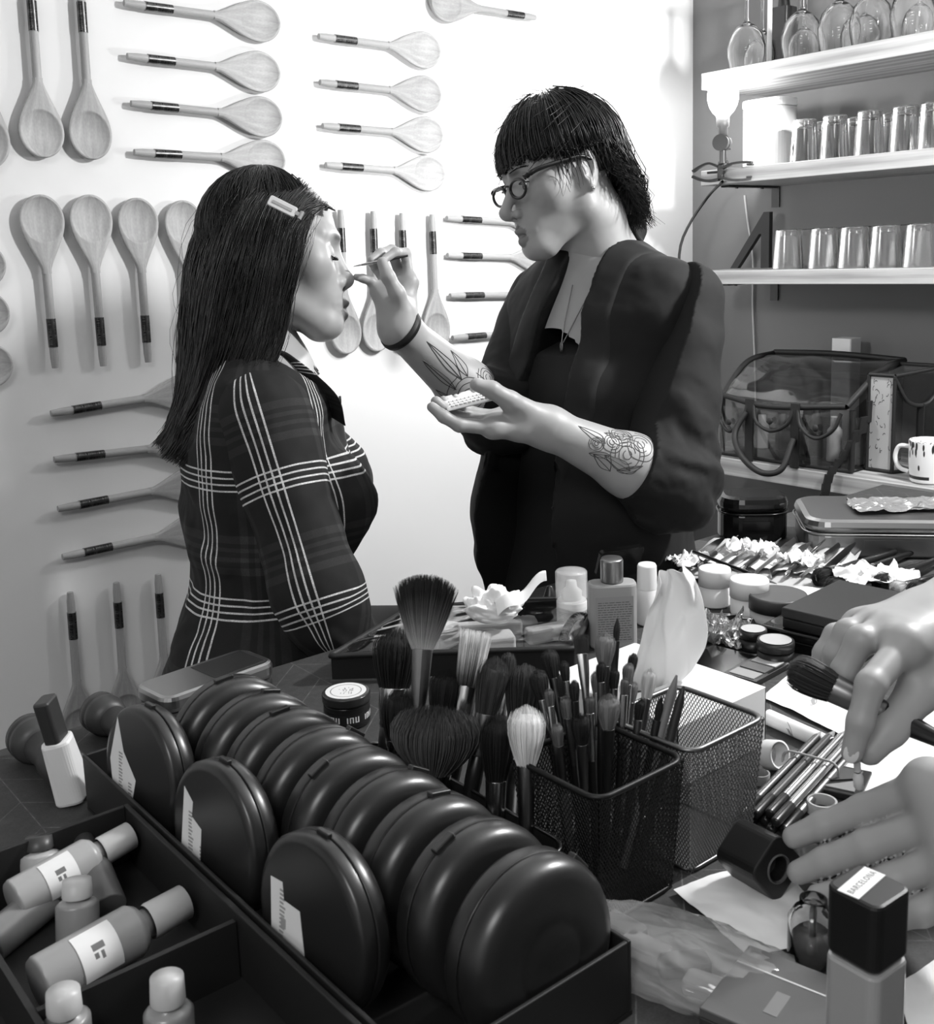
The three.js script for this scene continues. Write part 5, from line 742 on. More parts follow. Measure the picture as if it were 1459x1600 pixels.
// ---------------------------------------------------------------- the seated woman in the plaid shirt
{
  const g = thing('person', 'seated person in a dark plaid shirt with long dark hair clipped back, eyes closed', 'person', V(-1.63, 0, .575));
  const F = C_RIGHT.clone().multiplyScalar(.985).addScaledVector(C_FWD, .17), up = C_UP.clone().addScaledVector(C_RIGHT, -.02);
  const shape = headShape({ nose: -.001 }), H = headAt(P(553.5, 439, 1.5), F, up, shape, 1.0);
  const { b } = H, BF = V(F.x, 0, F.z).normalize(), BS = V(0, 1, 0).cross(BF).negate().normalize();        // body forward and body right (towards the camera)
  const bs = [BS, V(0, 1, 0), BF];
  const nb = P(404, 594, 1.495), chest = P(422, 735, 1.50), waist = P(424, 905, 1.50), hips = P(420, 1055, 1.50), rs = P(412, 652, 1.37), ls = rs.clone().addScaledVector(BS, -.30), re = P(498, 935, 1.345), rw = P(590, 1075, 1.40), le = ls.clone().add(V(0, -.28, 0)).addScaledVector(BF, .02), lw = le.clone().addScaledVector(BF, .1).add(V(0, -.17, 0)).addScaledVector(BS, .06);
  const rk = hips.clone().addScaledVector(BS, .1).addScaledVector(BF, .43).add(V(0, -.03, 0)), lk = hips.clone().addScaledVector(BS, -.1).addScaledVector(BF, .43).add(V(0, -.03, 0));
  const rh = hips.clone().addScaledVector(BS, .09).add(V(0, -.02, 0)), lh = hips.clone().addScaledVector(BS, -.09).add(V(0, -.02, 0)), ra = rk.clone().setY(.1).addScaledVector(BF, -.03), la = lk.clone().setY(.1).addScaledVector(BF, -.03);
  // body under the clothes
  const torso = uni(.06, ell(chest.clone().addScaledVector(BF, -.012), .15, .18, .086, bs), ell(waist, .132, .17, .09, bs), ell(hips, .165, .11, .105, bs), cap(rs.clone().addScaledVector(BS, -.03), ls.clone().addScaledVector(BS, .03), .05), cap(nb, chest, .06, .08));
  const bust = uni(.03, ell(chest.clone().addScaledVector(BF, .075).addScaledVector(BS, -.07).add(V(0, -.035, 0)), .06, .062, .058, bs), ell(chest.clone().addScaledVector(BF, .07).addScaledVector(BS, .065).add(V(0, -.035, 0)), .06, .062, .056, bs));
  const neckF = cap(H.W(-.03, -.09, 0), nb.clone().add(V(0, -.02, 0)), .05, .056);
  const rArm = chain([rs, re, rw], [.05, .04, .026], .02), lArm = chain([ls, le, lw], [.05, .04, .026], .02);
  const hand = (w, dir, side) => { const u = V(0, 1, 0), a = dir.clone().normalize(), s = side; const F4 = [0, 1, 2, 3].map(i => { const o = s.clone().multiplyScalar((i - 1.5) * .019), m = w.clone().addScaledVector(a, .085).add(o); return [m, m.clone().addScaledVector(a, .035).addScaledVector(u, -.008), m.clone().addScaledVector(a, .055).addScaledVector(u, -.022), m.clone().addScaledVector(a, .065).addScaledVector(u, -.038)]; }); const t0 = w.clone().addScaledVector(a, .025).addScaledVector(s, -.02); return { f: handField(w, F4, [t0, t0.clone().addScaledVector(a, .03).addScaledVector(s, -.02), t0.clone().addScaledVector(a, .055).addScaledVector(s, -.024), t0.clone().addScaledVector(a, .075).addScaledVector(s, -.02)]), pts: [w, ...F4.flat(), t0] }; };
  const hr = hand(rw, rw.clone().sub(re), BS.clone().negate()), hl = hand(lw, lw.clone().sub(le), BS.clone());
  const headG = gridOf((x, y, z) => smin(H.f(x, y, z), neckF(x, y, z), .02), [H.W(-.12, .13, -.09), H.W(.13, -.2, .09), H.W(-.12, -.2, -.09), H.W(.13, .13, .09), nb], .02, .0022, H.tone);
  const chestSkin = gridOf(uni(.05, neckF, torso), [nb, chest], .13, .01);
  const armR = gridOf((x, y, z) => smin(hr.f(x, y, z), cap(re, rw, .036, .025)(x, y, z), .015), [re, ...hr.pts], .05, .004), armL = gridOf((x, y, z) => smin(hl.f(x, y, z), cap(le, lw, .036, .025)(x, y, z), .015), [le, ...hl.pts], .05, .005);
  wpart(g, 'body', joinSkin([headG, chestSkin, armR, armL]), skinM);
  // eyelashes and brows of the closed eyes
  { const s = new Strands(), R = rng(2); for (const sg of [-1, 1]) for (let k = 0; k < 30; k++) { const t = k / 29, z = sg * (.0185 + t * .0225), an = (t - .5) * 1.5, x0 = .0735 + .0136 * Math.cos(an) * .98, y0 = -.0085 - .0018 * Math.sin(t * 3.14); s.add([H.W(x0, y0, z), H.W(x0 + .0035, y0 - .0022, z + sg * .0004 * (k - 12) / 10), H.W(x0 + .0068, y0 - .0024 + .001 * R(), z + sg * .001 * (k - 10) / 10)], [.00055, .0004, .00012], 3); } wpart(g, 'eyelashes', s.build(), mat(20, .6)); }
  // shirt
  const plaidT = tex(1024, 1024, (u, v) => { const ln = t => { let a = 0; for (const c of [.06, .11, .16, .21]) a = Math.max(a, Math.abs(t - c) < .0068 ? 1 : 0); return a; }, bd = t => { let a = 0; for (const [c, w] of [[.44, .03], [.53, .016], [.60, .016], [.68, .03]]) a += Math.abs(t - c) < w ? 1 : 0; return a; };
    const tw = ((u * 340 + v * 340) % 1) < .5 ? 1 : .82, n = .9 + .2 * noise(u * 120, v * 120); let base = .065 + .085 * bd(u) + .095 * bd(v); const w = Math.max(ln(u), ln(v)); return (w ? lerp(base, ln(u) && ln(v) ? 1 : .96, .98) : base) * tw * n; }, true);
  const plaid = mat(255, .85, { map: plaidT }), TILE = .165;
  const fold = (x, y, z, a = 1) => a * (.009 * fbm(x * 9, y * 7, z * 9) + .0035 * Math.sin(y * 38 + 9 * fbm(x * 6, y * 5, z * 6)));
  const setUV = (geo, fn) => { const p = geo.attributes.position, uv = new Float32Array(p.count * 2); for (let i = 0; i < p.count; i++) { const q = fn(p.getX(i), p.getY(i), p.getZ(i)); uv[2 * i] = q[0] / TILE; uv[2 * i + 1] = q[1] / TILE; } geo.setAttribute('uv', new THREE.BufferAttribute(uv, 2)); return geo; };
  const yT = nb.y - .02, yB = hips.y - .09;
  const tail = ell(hips.clone().add(V(0, -.02, 0)).addScaledVector(BF, -.015), .175, .14, .108, bs);
  const shirtF = (x, y, z) => { let d = smin(torso(x, y, z), bust(x, y, z), .03); d = smin(d, tail(x, y, z), .06) - .014 - fold(x, y, z); const np = V(x, y, z).sub(nb); const cut = np.dot(b.u.clone().multiplyScalar(.86).addScaledVector(BF, .5)) - .03; d = Math.max(d, cut); return Math.max(d, yB - y); };
  const torsoG = setUV(gridOf(shirtF, [rs, ls, nb, hips, waist], .2, .0065), (x, y, z) => { const p = V(x, y, z).sub(chest), s = p.dot(BS), f = p.dot(BF); return [Math.atan2(f, s) * .155 + .105, y - 1.13 + .022]; });
  const shirt = wpart(g, 'shirt', torsoG, plaid, 'dark plaid flannel shirt with white line checks');
  const sleeve = (a, e, w, k) => { const we = e.clone().lerp(w, .86), A = chain([a, e, we], [.064, .052, .043], .03); const f = (x, y, z) => { let d = A(x, y, z) - fold(x, y, z, .8); const q = V(x, y, z).sub(we).dot(w.clone().sub(e).normalize()); return Math.max(d, q); }; const ua = e.clone().sub(a).normalize(), fa = w.clone().sub(e).normalize(), la1 = a.distanceTo(e); const r0 = BS.clone(); return setUV(gridOf(f, [a, e, w], .09, .005), (x, y, z) => { const p = V(x, y, z), q = p.clone().sub(a), t = q.dot(ua); const tf = p.clone().sub(e).dot(fa), along = t + .4 * Math.max(0, tf), rad = q.addScaledVector(ua, -t); const c1 = ua.clone().cross(r0).normalize(), c0 = c1.clone().cross(ua); return [Math.atan2(rad.dot(c1), rad.dot(c0)) * .055 + .012, -along + .115]; }); };
  wpart(shirt, 'sleeve', sleeve(rs.clone().addScaledVector(BS, -.006), re, rw, 0), plaid); wpart(shirt, 'sleeve', sleeve(ls, le, lw, 1), plaid);
  // collar: a standing band that folds over
  { const ring = (t, hgt, out) => { const a = t * Math.PI * 2, base = nb.clone().add(V(0, .012, 0)).addScaledVector(BF, .006), up2 = V(0, 1, 0).addScaledVector(BF, -.35).normalize(), f2 = BS.clone().cross(up2).normalize(); if (f2.dot(BF) < 0) f2.negate(); return base.addScaledVector(BS, Math.sin(a) * (.06 + out)).addScaledVector(f2, Math.cos(a) * (.058 + out)).addScaledVector(up2, hgt); };
    const co = sheet(60, 6, (u, v) => { const t = .045 + u * .91, fr = Math.abs(u - .5) * 2, p = v < .4 ? ring(t, -.005 + v / .4 * .034, .002) : ring(t, .029 - (v - .4) / .6 * (.04 + .02 * sstep(.7, 1, fr)), .003 + (v - .4) / .6 * .014); return [p.x, p.y, p.z, (u * .42) / TILE, v * .08 / TILE + .2]; }, .0015); wpart(shirt, 'collar', co, plaid); }
  { const up = curve([P(380, 566, 1.44), P(412, 556, 1.432), P(440, 566, 1.436), P(462, 598, 1.455), P(485, 630, 1.48)].map(p => { const q = drop(shirtF, p.clone(), .026); return p.distanceTo(camera.position) < q.distanceTo(camera.position) ? p : q; })), lo = curve([P(372, 596, 1.42), P(404, 604, 1.41), P(430, 622, 1.41), P(452, 642, 1.42), P(474, 656, 1.44)].map(p => drop(shirtF, p, .016)));
    wpart(shirt, 'collar', sheet(36, 8, (u, v) => { const p = up.getPoint(u).lerp(lo.getPoint(u), v).addScaledVector(C_FWD, -.008 * Math.sin(v * 3.14)); return [p.x, p.y, p.z, u * .3 / TILE + .1, v * .16 / TILE]; }, .0015), plaid); }
  { const btn = merge([0, 1, 2].map(k => { const p = drop(shirtF, chest.clone().addScaledVector(BF, .16).add(V(0, .1 - k * .09, 0)), .001); return cyl(.0055, .0055, .003, 14).applyQuaternion(new THREE.Quaternion().setFromUnitVectors(V(0, 1, 0), BF)).translate(p.x, p.y, p.z); })); for (let k = 0; k < 3; k++) { const p = drop(shirtF, chest.clone().addScaledVector(BF, .16).add(V(0, .1 - k * .09, 0)), .001); wpart(shirt, 'button', cyl(.0055, .0055, .003, 14).applyQuaternion(new THREE.Quaternion().setFromUnitVectors(V(0, 1, 0), BF)).translate(p.x, p.y, p.z), mat(40, .4)); } }
  // trousers and shoes
  const legF = uni(.04, chain([rh, rk, ra], [.085, .062, .045], .03), chain([lh, lk, la], [.085, .062, .045], .03), ell(hips, .17, .1, .13, bs));
  wpart(g, 'trousers', gridOf(legF, [rh, lh, rk, lk, ra, la], .12, .012), mat(38, .8));
  for (const a of [ra, la]) { const q = a.clone().setY(.03); wpart(g, 'shoe', gridOf((x, y, z) => Math.max(uni(.03, cap(a.clone().setY(.09), q.clone().addScaledVector(BF, -.02), .042, .038), cap(q, q.clone().addScaledVector(BF, .15), .036, .034))(x, y, z), .002 - y), [a, q, q.clone().addScaledVector(BF, .17)], .06, .007), mat(30, .5)); }
  // hair: guides from the parting, over the near side, round the back and down the far side
  const D0 = 1.512, DH = 1.472, near = [[[522, 329, 1.492], [492, 316, 1.458], [460, 330, 1.436], [436, 372, 1.428], [420, 440, 1.428], [408, 510, 1.428], [372, 600, 1.42], [312, 690, 1.43]],
    [[508, 318, 1.494], [484, 342, 1.447], [470, 400, 1.433], [455, 455, 1.432], [443, 515, 1.434], [418, 580, 1.424], [365, 640, 1.415], [312, 694, 1.43]],
    [[472, 284, 1.505], [440, 330, 1.44], [420, 410, 1.424], [405, 490, 1.424], [386, 560, 1.42], [350, 625, 1.42], [302, 685, 1.435], [284, 708, 1.45]],
    [[444, 272, D0], [388, 308, 1.452], [356, 388, 1.432], [338, 470, 1.436], [324, 550, 1.44], [304, 620, 1.448], [276, 672, 1.46], [262, 694, 1.47]],
    [[418, 269, D0], [342, 312, 1.505], [300, 392, D0], [288, 480, D0], [284, 560, D0], [277, 620, D0], [262, 655, D0], [250, 674, D0]]];
  const far = near.slice(0, 4).reverse().map(gd => gd.map(([x, y, d]) => [x, y, 2 * D0 - d]));
  const guides = [...near, ...far].map(gd => curve(gd.map(([x, y, d]) => P(x, y, DH + (d - D0) * 1.12)))), NG = guides.length - 1;
  const hairAt = (s, t) => { const q = clamp(s) * NG, i = Math.min(Math.floor(q), NG - 1), e = q - i; return guides[i].getPoint(clamp(t)).lerp(guides[i + 1].getPoint(clamp(t)), e * e * (3 - 2 * e) * .5 + e * .5); };
  const mid = P(400, 430, D0), shell = sheet(90, 50, (u, v) => { const s = .02 + u * .96, p = hairAt(s, v * .9), c = P(420 - 110 * v, 300 + 340 * v, DH); p.lerp(c, .07 + .12 * v); return [p.x, p.y, p.z]; }, .004);
  shell.setAttribute('color', new THREE.BufferAttribute(new Float32Array(shell.attributes.position.count * 3).fill(.78), 3)); shell.deleteAttribute('uv');
  const S = new Strands(), R = rng(99);
  for (let k = 0; k < 4200; k++) { const s = R() < .66 ? R() * .56 : R(), edgeS = s < .13 || s > .87, t0 = edgeS ? R() * .04 : R() < .45 ? R() * .1 : R() * .5, t1 = edgeS ? .8 + .2 * R() : Math.min(1, t0 + .35 + R() * .7), n = 11, pts = [], w = R() * 6.28, am = .003 + .008 * R(), lay = (R() - .3) * (edgeS ? .004 : .009), ds = (R() - .5) * .05, fl = (R() < .12 ? .03 : .006);
    for (let i = 0; i <= n; i++) { const t = lerp(t0, t1, i / n), p = hairAt(clamp(s + ds * (t - t0) + .008 * Math.sin(t * 9 + w)), t), c = P(420 - 110 * t, 300 + 340 * t, DH), out = p.clone().sub(c).normalize(); p.addScaledVector(out, lay + am * Math.sin(t * 11 + w) * t + fl * t * t * (R() - .3) * .15); p.addScaledVector(V(0, -1, 0), .02 * t * t * (w / 6.28) * (t > .8 ? 1 : 0)); pts.push(p); }
    const r = .0006 + .0005 * R(), tone = .35 + 1.3 * R() * R(); S.add(pts, pts.map((_, i) => r * (i > n - 3 ? .35 + .2 * (n - i) : 1)), 3, tone); }
  // crown: hair combed from the parting over the back of the head
  for (let k = 0; k < 1700; k++) { const th = (R() < .5 ? -1 : 1) * (.75 + R() * 2.39), p0 = R() * .7, p1 = p0 + .9 + R() * .9, n = 9, pts = [], lay = -.001 + R() * .007, w = R() * 6.28; for (let i = 0; i <= n; i++) { const ph = Math.min(lerp(p0, p1, i / n), 1.95), a = th + .12 * Math.sin(ph * 2 + w); pts.push(H.W(-.009 + Math.cos(a) * Math.sin(ph) * (.0855 + lay), .028 + Math.cos(ph) * (.0845 + lay), Math.sin(a) * Math.sin(ph) * (.0765 + lay))); } const r = .0005 + .0005 * R(); S.add(pts, pts.map((_, i) => r * (i > n - 3 ? .4 : 1)), 3, .3 + 1.1 * R() * R()); }
  // flyaways
  for (let k = 0; k < 160; k++) { const s = R() * .9, n = 9, pts = [], w = R() * 6.28, t0 = R() * .5, L2 = .25 + .4 * R(); for (let i = 0; i <= n; i++) { const t = clamp(t0 + L2 * i / n), p = hairAt(s, t), c = P(420 - 110 * t, 300 + 340 * t, DH); p.addScaledVector(p.clone().sub(c).normalize(), .012 * Math.sin(i / n * 3.1) + .006 + .006 * Math.sin(w + i)); pts.push(p); } S.add(pts, .00028, 3, .6); }
  const strandG = S.build();
  const hg = mergeGeometries([shell, strandG].map(q => { const w = q.toNonIndexed(); w.deleteAttribute('uv'); return w; }));
  wpart(g, 'hair', hg, hairM, 'long dark wavy hair');
  // crown filler under the strands
  const capF = (x, y, z) => { const q = H.loc(x, y, z); return Math.max(ell(V(-.009, .028, 0), .0855, .0845, .0765)(...q), (q[0] * .75 + q[1] * -.35 + .2 * Math.abs(q[2])) - .038, -.055 - q[1]); };
  const capG = gridOf(capF, [H.W(-.12, .14, -.1), H.W(.1, -.08, .1), H.W(-.12, -.08, .1), H.W(.1, .14, -.1)], .01, .004, () => .78); wpart(g, 'hair_crown', capG, hairM);
  // hair clip
  const clip = thing('hair_clip', 'pale plastic hair clip holding back the dark hair', 'hair clip', P(441, 323, 1.366)); const X = P(466, 336, 1.375).sub(P(418, 312, 1.37)).normalize(), N = C_FWD.clone().negate().addScaledVector(C_UP, .25).addScaledVector(X, 0); N.addScaledVector(X, -N.dot(X)).normalize(); clip.quaternion.setFromRotationMatrix(new THREE.Matrix4().makeBasis(X, N.clone().cross(X), N)); 
  part(clip, 'grip', extr(rrect(.036, .0125, .002), .0022, .0008), mat(215, .4)); part(clip, 'groove', box(.027, .0035, .0008, 0, 0, .0033), mat(165, .5)); part(clip, 'spring', merge([box(.008, .005, .004, .0215, 0, .001), cyl(.0028, .0028, .011, 12, 0, -.0055, 0).translate(.0255, 0, .0015)]), mat(190, .3, { metalness: .6 }));
  // stool
  const sb = V(hips.x, 0, hips.z), st = thing('bar_stool', 'black bar stool under the seated person', 'stool', sb), sy = hips.y - .135; part(st, 'seat', lathe([[0, sy - .05], [.16, sy - .05], [.175, sy - .035], [.175, sy - .012], [.16, sy], [0, sy]], 36), mat(35, .6)); part(st, 'post', cyl(.025, .025, sy - .06, 16, 0, .012, 0), chrome); part(st, 'foot_plate', lathe([[0, 0], [.2, 0], [.2, .008], [.03, .02], [0, .02]], 36), chrome);
}
// ---------------------------------------------------------------- the standing woman in black with glasses
{
  const g = thing('person', 'standing person in a black open jacket and dark glasses, applying makeup with a fine brush', 'person', V(-1.17, 0, .72));
  const F = C_RIGHT.clone().multiplyScalar(-.89).addScaledVector(C_FWD, -.40).addScaledVector(C_UP, -.33), up = C_UP.clone().addScaledVector(C_RIGHT, -.02);
  const shape = headShape({ nose: .011, tip: .0084, mouth: .0028 }), H = headAt(P(781, 339, 1.56), F, up, shape, .925, .128, -.037);
  const S = P(1062, 470, 1.54).sub(P(846, 476, 1.79)).setY(0).normalize(), BF = V(0, 1, 0).cross(S).normalize(); if (BF.dot(LR) > 0) BF.negate();
  const bs = [S, V(0, 1, 0), BF];                            // S points to her left, towards the camera
  const nb = P(938, 432, 1.675), ls = P(1062, 476, 1.54), rs = P(848, 476, 1.78), chest = P(930, 590, 1.68), waist = P(928, 780, 1.69), hips = P(932, 950, 1.70);
  const le = P(1050, 758, 1.475), lw = P(856, 668, 1.405), re = P(778, 652, 1.66), rw = P(623, 512, 1.515);
  const torso = uni(.06, ell(chest, .165, .17, .105, bs), ell(waist, .145, .19, .105, bs), ell(hips, .175, .13, .12, bs), cap(rs.clone().addScaledVector(S, .03), ls.clone().addScaledVector(S, -.03), .048), cap(nb, chest, .06, .07));
  const bust = uni(.03, ell(chest.clone().addScaledVector(BF, .07).addScaledVector(S, -.07).add(V(0, -.035, 0)), .065, .065, .055, bs), ell(chest.clone().addScaledVector(BF, .07).addScaledVector(S, .07).add(V(0, -.035, 0)), .065, .065, .055, bs));
  const neckF = cap(H.W(-.032, -.08, 0), nb.clone().add(V(0, -.03, 0)).addScaledVector(BF, .0), .05, .056), body = (x, y, z) => smin(smin(torso(x, y, z), bust(x, y, z), .03), neckF(x, y, z), .05);
  // raised right hand, holding the fine brush
  const hR = { w: rw, fingers: [[P(640, 440, 1.525), P(634, 396, 1.528), P(618, 394, 1.505), P(602, 404, 1.494)], [P(629, 438, 1.54), P(612, 391, 1.54), P(594, 396, 1.512), P(580, 406, 1.5)], [P(606, 444, 1.535), P(588, 418, 1.54), P(582, 410, 1.525), P(582, 406, 1.512)], [P(592, 456, 1.525), P(580, 440, 1.52), P(567, 435, 1.512), P(556.5, 433, 1.504)]], thumb: [P(628, 482, 1.50), P(620, 458, 1.487), P(606, 432, 1.48), P(597, 410, 1.484)] };
  const hRf = handField(hR.w, hR.fingers, hR.thumb, .88, .025);
  // lowered left hand, palm up under the lash card
  const hL = { w: lw, fingers: [[P(770, 668, 1.372), P(717, 664, 1.352), P(693, 651, 1.346), P(675, 636, 1.346)], [P(772, 660, 1.395), P(718, 654, 1.378), P(697, 642, 1.37), P(681, 627, 1.366)], [P(778, 655, 1.418), P(726, 648, 1.402), P(706, 638, 1.395), P(693, 626, 1.39)], [P(786, 652, 1.44), P(740, 645, 1.425), P(722, 637, 1.418), P(710, 628, 1.412)]], thumb: [P(832, 648, 1.388), P(797, 627, 1.366), P(768, 609, 1.352), P(744, 601, 1.346)] };
  const hLf = handField(hL.w, hL.fingers, hL.thumb, 1.02, .025);
  const fR = chain([re, re.clone().lerp(rw, .35), rw], [.042, .04, .0255], .02), fL = chain([le, le.clone().lerp(lw, .35), lw], [.043, .041, .0245], .02);
  const armRf = (x, y, z) => smin(hRf(x, y, z), fR(x, y, z), .02), armLf = (x, y, z) => smin(hLf(x, y, z), fL(x, y, z), .02);
  const headG = gridOf((x, y, z) => smin(H.f(x, y, z), neckF(x, y, z), .02), [H.W(-.12, .13, -.09), H.W(.13, -.2, .09), H.W(-.12, -.2, -.09), H.W(.13, .13, .09), nb], .02, .0022, H.tone);
  const chestG = gridOf(body, [nb, chest, ls, rs], .1, .007);
  const aR = gridOf(armRf, [re, rw, ...hR.fingers.flat(), ...hR.thumb], .045, .0027), aL = gridOf(armLf, [le, lw, ...hL.fingers.flat(), ...hL.thumb], .045, .0027);
  wpart(g, 'body', joinSkin([headG, chestG, aR, aL]), skinM);
  // eyes behind the glasses
  for (const sg of [-1, 1]) { const e = new THREE.SphereGeometry(.0125, 24, 16); H.toWorld(e.translate(.0762, -.0025, .0305 * sg)); const ey = wpart(g, 'eye', e, mat(215, .15)); const ir = new THREE.SphereGeometry(.0066, 18, 10).scale(.35, 1, 1); H.toWorld(ir.translate(.0875, -.004, .0305 * sg)); wpart(ey, 'iris', ir, mat(30, .15)); const s = new Strands(); for (let k = 0; k < 16; k++) { const t = k / 15 - .5; s.add([H.W(.0868 - .012 * t * t, .0022 - .01 * t * t, sg * (.0305 + t * .021)), H.W(.093 - .012 * t * t, .0035 - .008 * t * t, sg * (.0305 + t * .024))], [.0009, .0003], 3); } wpart(ey, 'eyelashes', s.build(), mat(15, .6)); }
  for (const sg of [-1, 1]) wpart(g, 'brow', (() => { const s = new Strands(), R = rng(5); for (let k = 0; k < 60; k++) { const t = R(), z = sg * (.014 + t * .03), p = drop(H.f, H.W(.1 - .02 * t, .0215 + .003 * Math.sin(t * 3), z), .0004), q = drop(H.f, H.W(.1 - .02 * t, .0235 + .003 * Math.sin(t * 3), z + sg * .004), .0012); s.add([p, q], [.0006, .0002], 3); } return s.build(); })(), mat(30, .7));
  // glasses
  const gl = thing('eyeglasses', 'dark plastic framed glasses worn by the standing person', 'glasses', H.W(.1, 0, 0).clone()); const gw = (nm, geo, m) => wpart(gl, nm, geo, m), gp = (a) => a.map(q => H.W(...q));
  for (const sg of [-1, 1]) { const rim = []; for (let k = 0; k < 20; k++) { const a = k / 20 * 6.283, y = Math.sin(a) * .0155, z = Math.cos(a) * .0235; rim.push(H.W(.1015 - .1 * Math.abs(.031 * sg + z) ** 1.4 - (y < 0 ? .0 : 0), -.004 + y * (y > 0 ? .8 : 1), sg * .032 + z)); } gw('rim', tube(rim, .0022, 70, 8, true), mat(18, .3)); const lens = new THREE.CircleGeometry(1, 30); const p = lens.attributes.position; for (let i = 0; i < p.count; i++) { const y = p.getY(i) * .0155, z = p.getX(i) * .0235, q = H.W(.1012 - .1 * Math.abs(.031 * sg + z) ** 1.4, -.004 + y * (y > 0 ? .8 : 1), sg * .032 + z); p.setXYZ(i, q.x, q.y, q.z); } lens.computeVertexNormals(); gw('lens', lens, paneM(255, .02)); gw('temple', (() => { const s = new Strands(); const c = curve(gp([[.0975, .006, sg * .055], [.085, .011, sg * .069], [.04, .0135, sg * .0755], [.004, .013, sg * .0775], [-.014, .004, sg * .0775]])); const pts = c.getPoints(20); s.add(pts, pts.map((_, i) => lerp(.0042, .0024, i / 20)), 8); return s.build(); })(), mat(18, .3)); }
  gw('bridge', tube(gp([[.1, .003, -.0095], [.1035, .0055, 0], [.1, .003, .0095]]), .0016, 16, 8), mat(18, .3));
  // black top with a scooped neckline
  const neckline = P(853, 556, 1.60), nUp = V(0, 1, 0).addScaledVector(BF, .35).normalize();
  const topF = (x, y, z) => Math.max(smin(torso(x, y, z), bust(x, y, z), .03) - .004, (x - neckline.x) * nUp.x + (y - neckline.y) * nUp.y + (z - neckline.z) * nUp.z - .02 * 0, hips.y - y);
  wpart(g, 'top', gridOf(topF, [chest, waist, hips], .2, .007), mat(18, .85), 'black scoop-neck top');
  // jacket: opening between two planes along the body's forward axis
  const A1 = P(874, 425, 1.60), B1 = P(778, 552, 1.58), A2 = P(978, 372, 1.6), B2 = P(906, 562, 1.55);
  const n1 = B1.clone().sub(A1).cross(BF).normalize(), n2 = B2.clone().sub(A2).cross(BF).normalize(); if (n1.dot(S) < 0) n1.negate(); if (n2.dot(S) > 0) n2.negate();
  const open = (x, y, z) => { const p1 = (x - A1.x) * n1.x + (y - A1.y) * n1.y + (z - A1.z) * n1.z, p2 = (x - A2.x) * n2.x + (y - A2.y) * n2.y + (z - A2.z) * n2.z, pf = (x - nb.x) * BF.x + (z - nb.z) * BF.z + .035; return Math.min(p1, p2, pf); };   // positive inside the opening
  const wr = (x, y, z, a = 1) => a * (.005 * fbm(x * 10, y * 8, z * 10, 3) + .002 * Math.sin(y * 60 + x * 22 + 6 * fbm(x * 7, y * 7, z * 7)));
  const yHem = hips.y - .06, flare2 = ell(waist.clone().add(V(0, -.03, 0)).addScaledVector(BF, .045), .165, .2, .125, bs), collarF = chain([P(955, 398, 1.615), P(984, 362, 1.70), P(975, 364, 1.77), P(930, 395, 1.80)].map(p => p), [.02, .022, .022, .02], .01);
  const jBody = (x, y, z) => smin(smin(smin(torso(x, y, z), bust(x, y, z), .03), flare2(x, y, z), .05) - .018, collarF(x, y, z), .02) - wr(x, y, z);
  const neckHole = cap(H.W(-.03, -.07, 0), nb.clone().add(V(0, -.05, 0)), .052, .058);
  const jf = (x, y, z) => { let d = jBody(x, y, z); d = Math.max(d, Math.min(open(x, y, z), .5)); d = Math.max(d, -neckHole(x, y, z)); return Math.max(d, yHem - y); };
  const jacketM = mat(10, .85);
  const jk = wpart(g, 'jacket', gridOf(jf, [ls, rs, nb, hips, waist], .19, .006), jacketM, 'black open jacket with rolled sleeves');
  const lapF = (x, y, z) => { const o = open(x, y, z), w = .05 * sstep(waist.y - .02, chest.y, y); return Math.max(smax(smax(jBody(x, y, z) - .0022, o, .006), -(o + w), .012), yHem - y, -neckHole(x, y, z), -((x - nb.x) * BF.x + (z - nb.z) * BF.z + .03)); };
  wpart(jk, 'lapel', gridOf(lapF, [ls, rs, nb, waist], .16, .0055), mat(9, .75));
  const slv = (a, e, w, t, r) => { const c = e.clone().lerp(w, t), dir = w.clone().sub(e).normalize(), A = chain([a, e, c], r, .03); return (x, y, z) => { const q = (x - c.x) * dir.x + (y - c.y) * dir.y + (z - c.z) * dir.z, dd = A(x, y, z), de = Math.hypot(x - e.x, y - e.y, z - e.z); const rk = .0045 * Math.sin((x * .5 + y + z * .3) * 95 + 7 * fbm(x * 9, y * 9, z * 9)) * Math.exp(-((de / .11) ** 2)); return Math.max(dd - wr(x, y, z, .8) - rk, q); }; };
  const sl = slv(ls, le, lw, .33, [.064, .06, .052]), sr = slv(rs, re, rw, .3, [.062, .055, .046]);
  wpart(jk, 'sleeve', gridOf(sl, [ls, le, le.clone().lerp(lw, .4)], .085, .0045), jacketM); wpart(jk, 'sleeve', gridOf(sr, [rs, re, re.clone().lerp(rw, .4)], .085, .005), jacketM);
  // trousers and shoes
  const hip = s => hips.clone().addScaledVector(S, s * .085).add(V(0, -.03, 0)), legs = uni(.03, ...[1, -1].map(s => chain([hip(s), hip(s).setY(.5).addScaledVector(BF, .02), hip(s).setY(.08)], [.092, .062, .048], .02)), ell(hips.clone().add(V(0, -.02, 0)), .17, .11, .115, bs));
  wpart(g, 'trousers', gridOf(legs, [hip(1), hip(-1), hip(1).setY(.08), hip(-1).setY(.08)], .11, .012), mat(26, .8));
  for (const s of [1, -1]) { const q = hip(s).setY(.032); wpart(g, 'shoe', gridOf((x, y, z) => Math.max(uni(.03, cap(q.clone().setY(.1), q.clone().addScaledVector(BF, -.03), .045, .038), cap(q, q.clone().addScaledVector(BF, .15), .036, .034))(x, y, z), .002 - y), [q, q.clone().setY(.1), q.clone().addScaledVector(BF, .17)], .06, .007), mat(25, .5)); }
  // tattoos on the forearms
  const toCam = C_FWD.clone().negate();
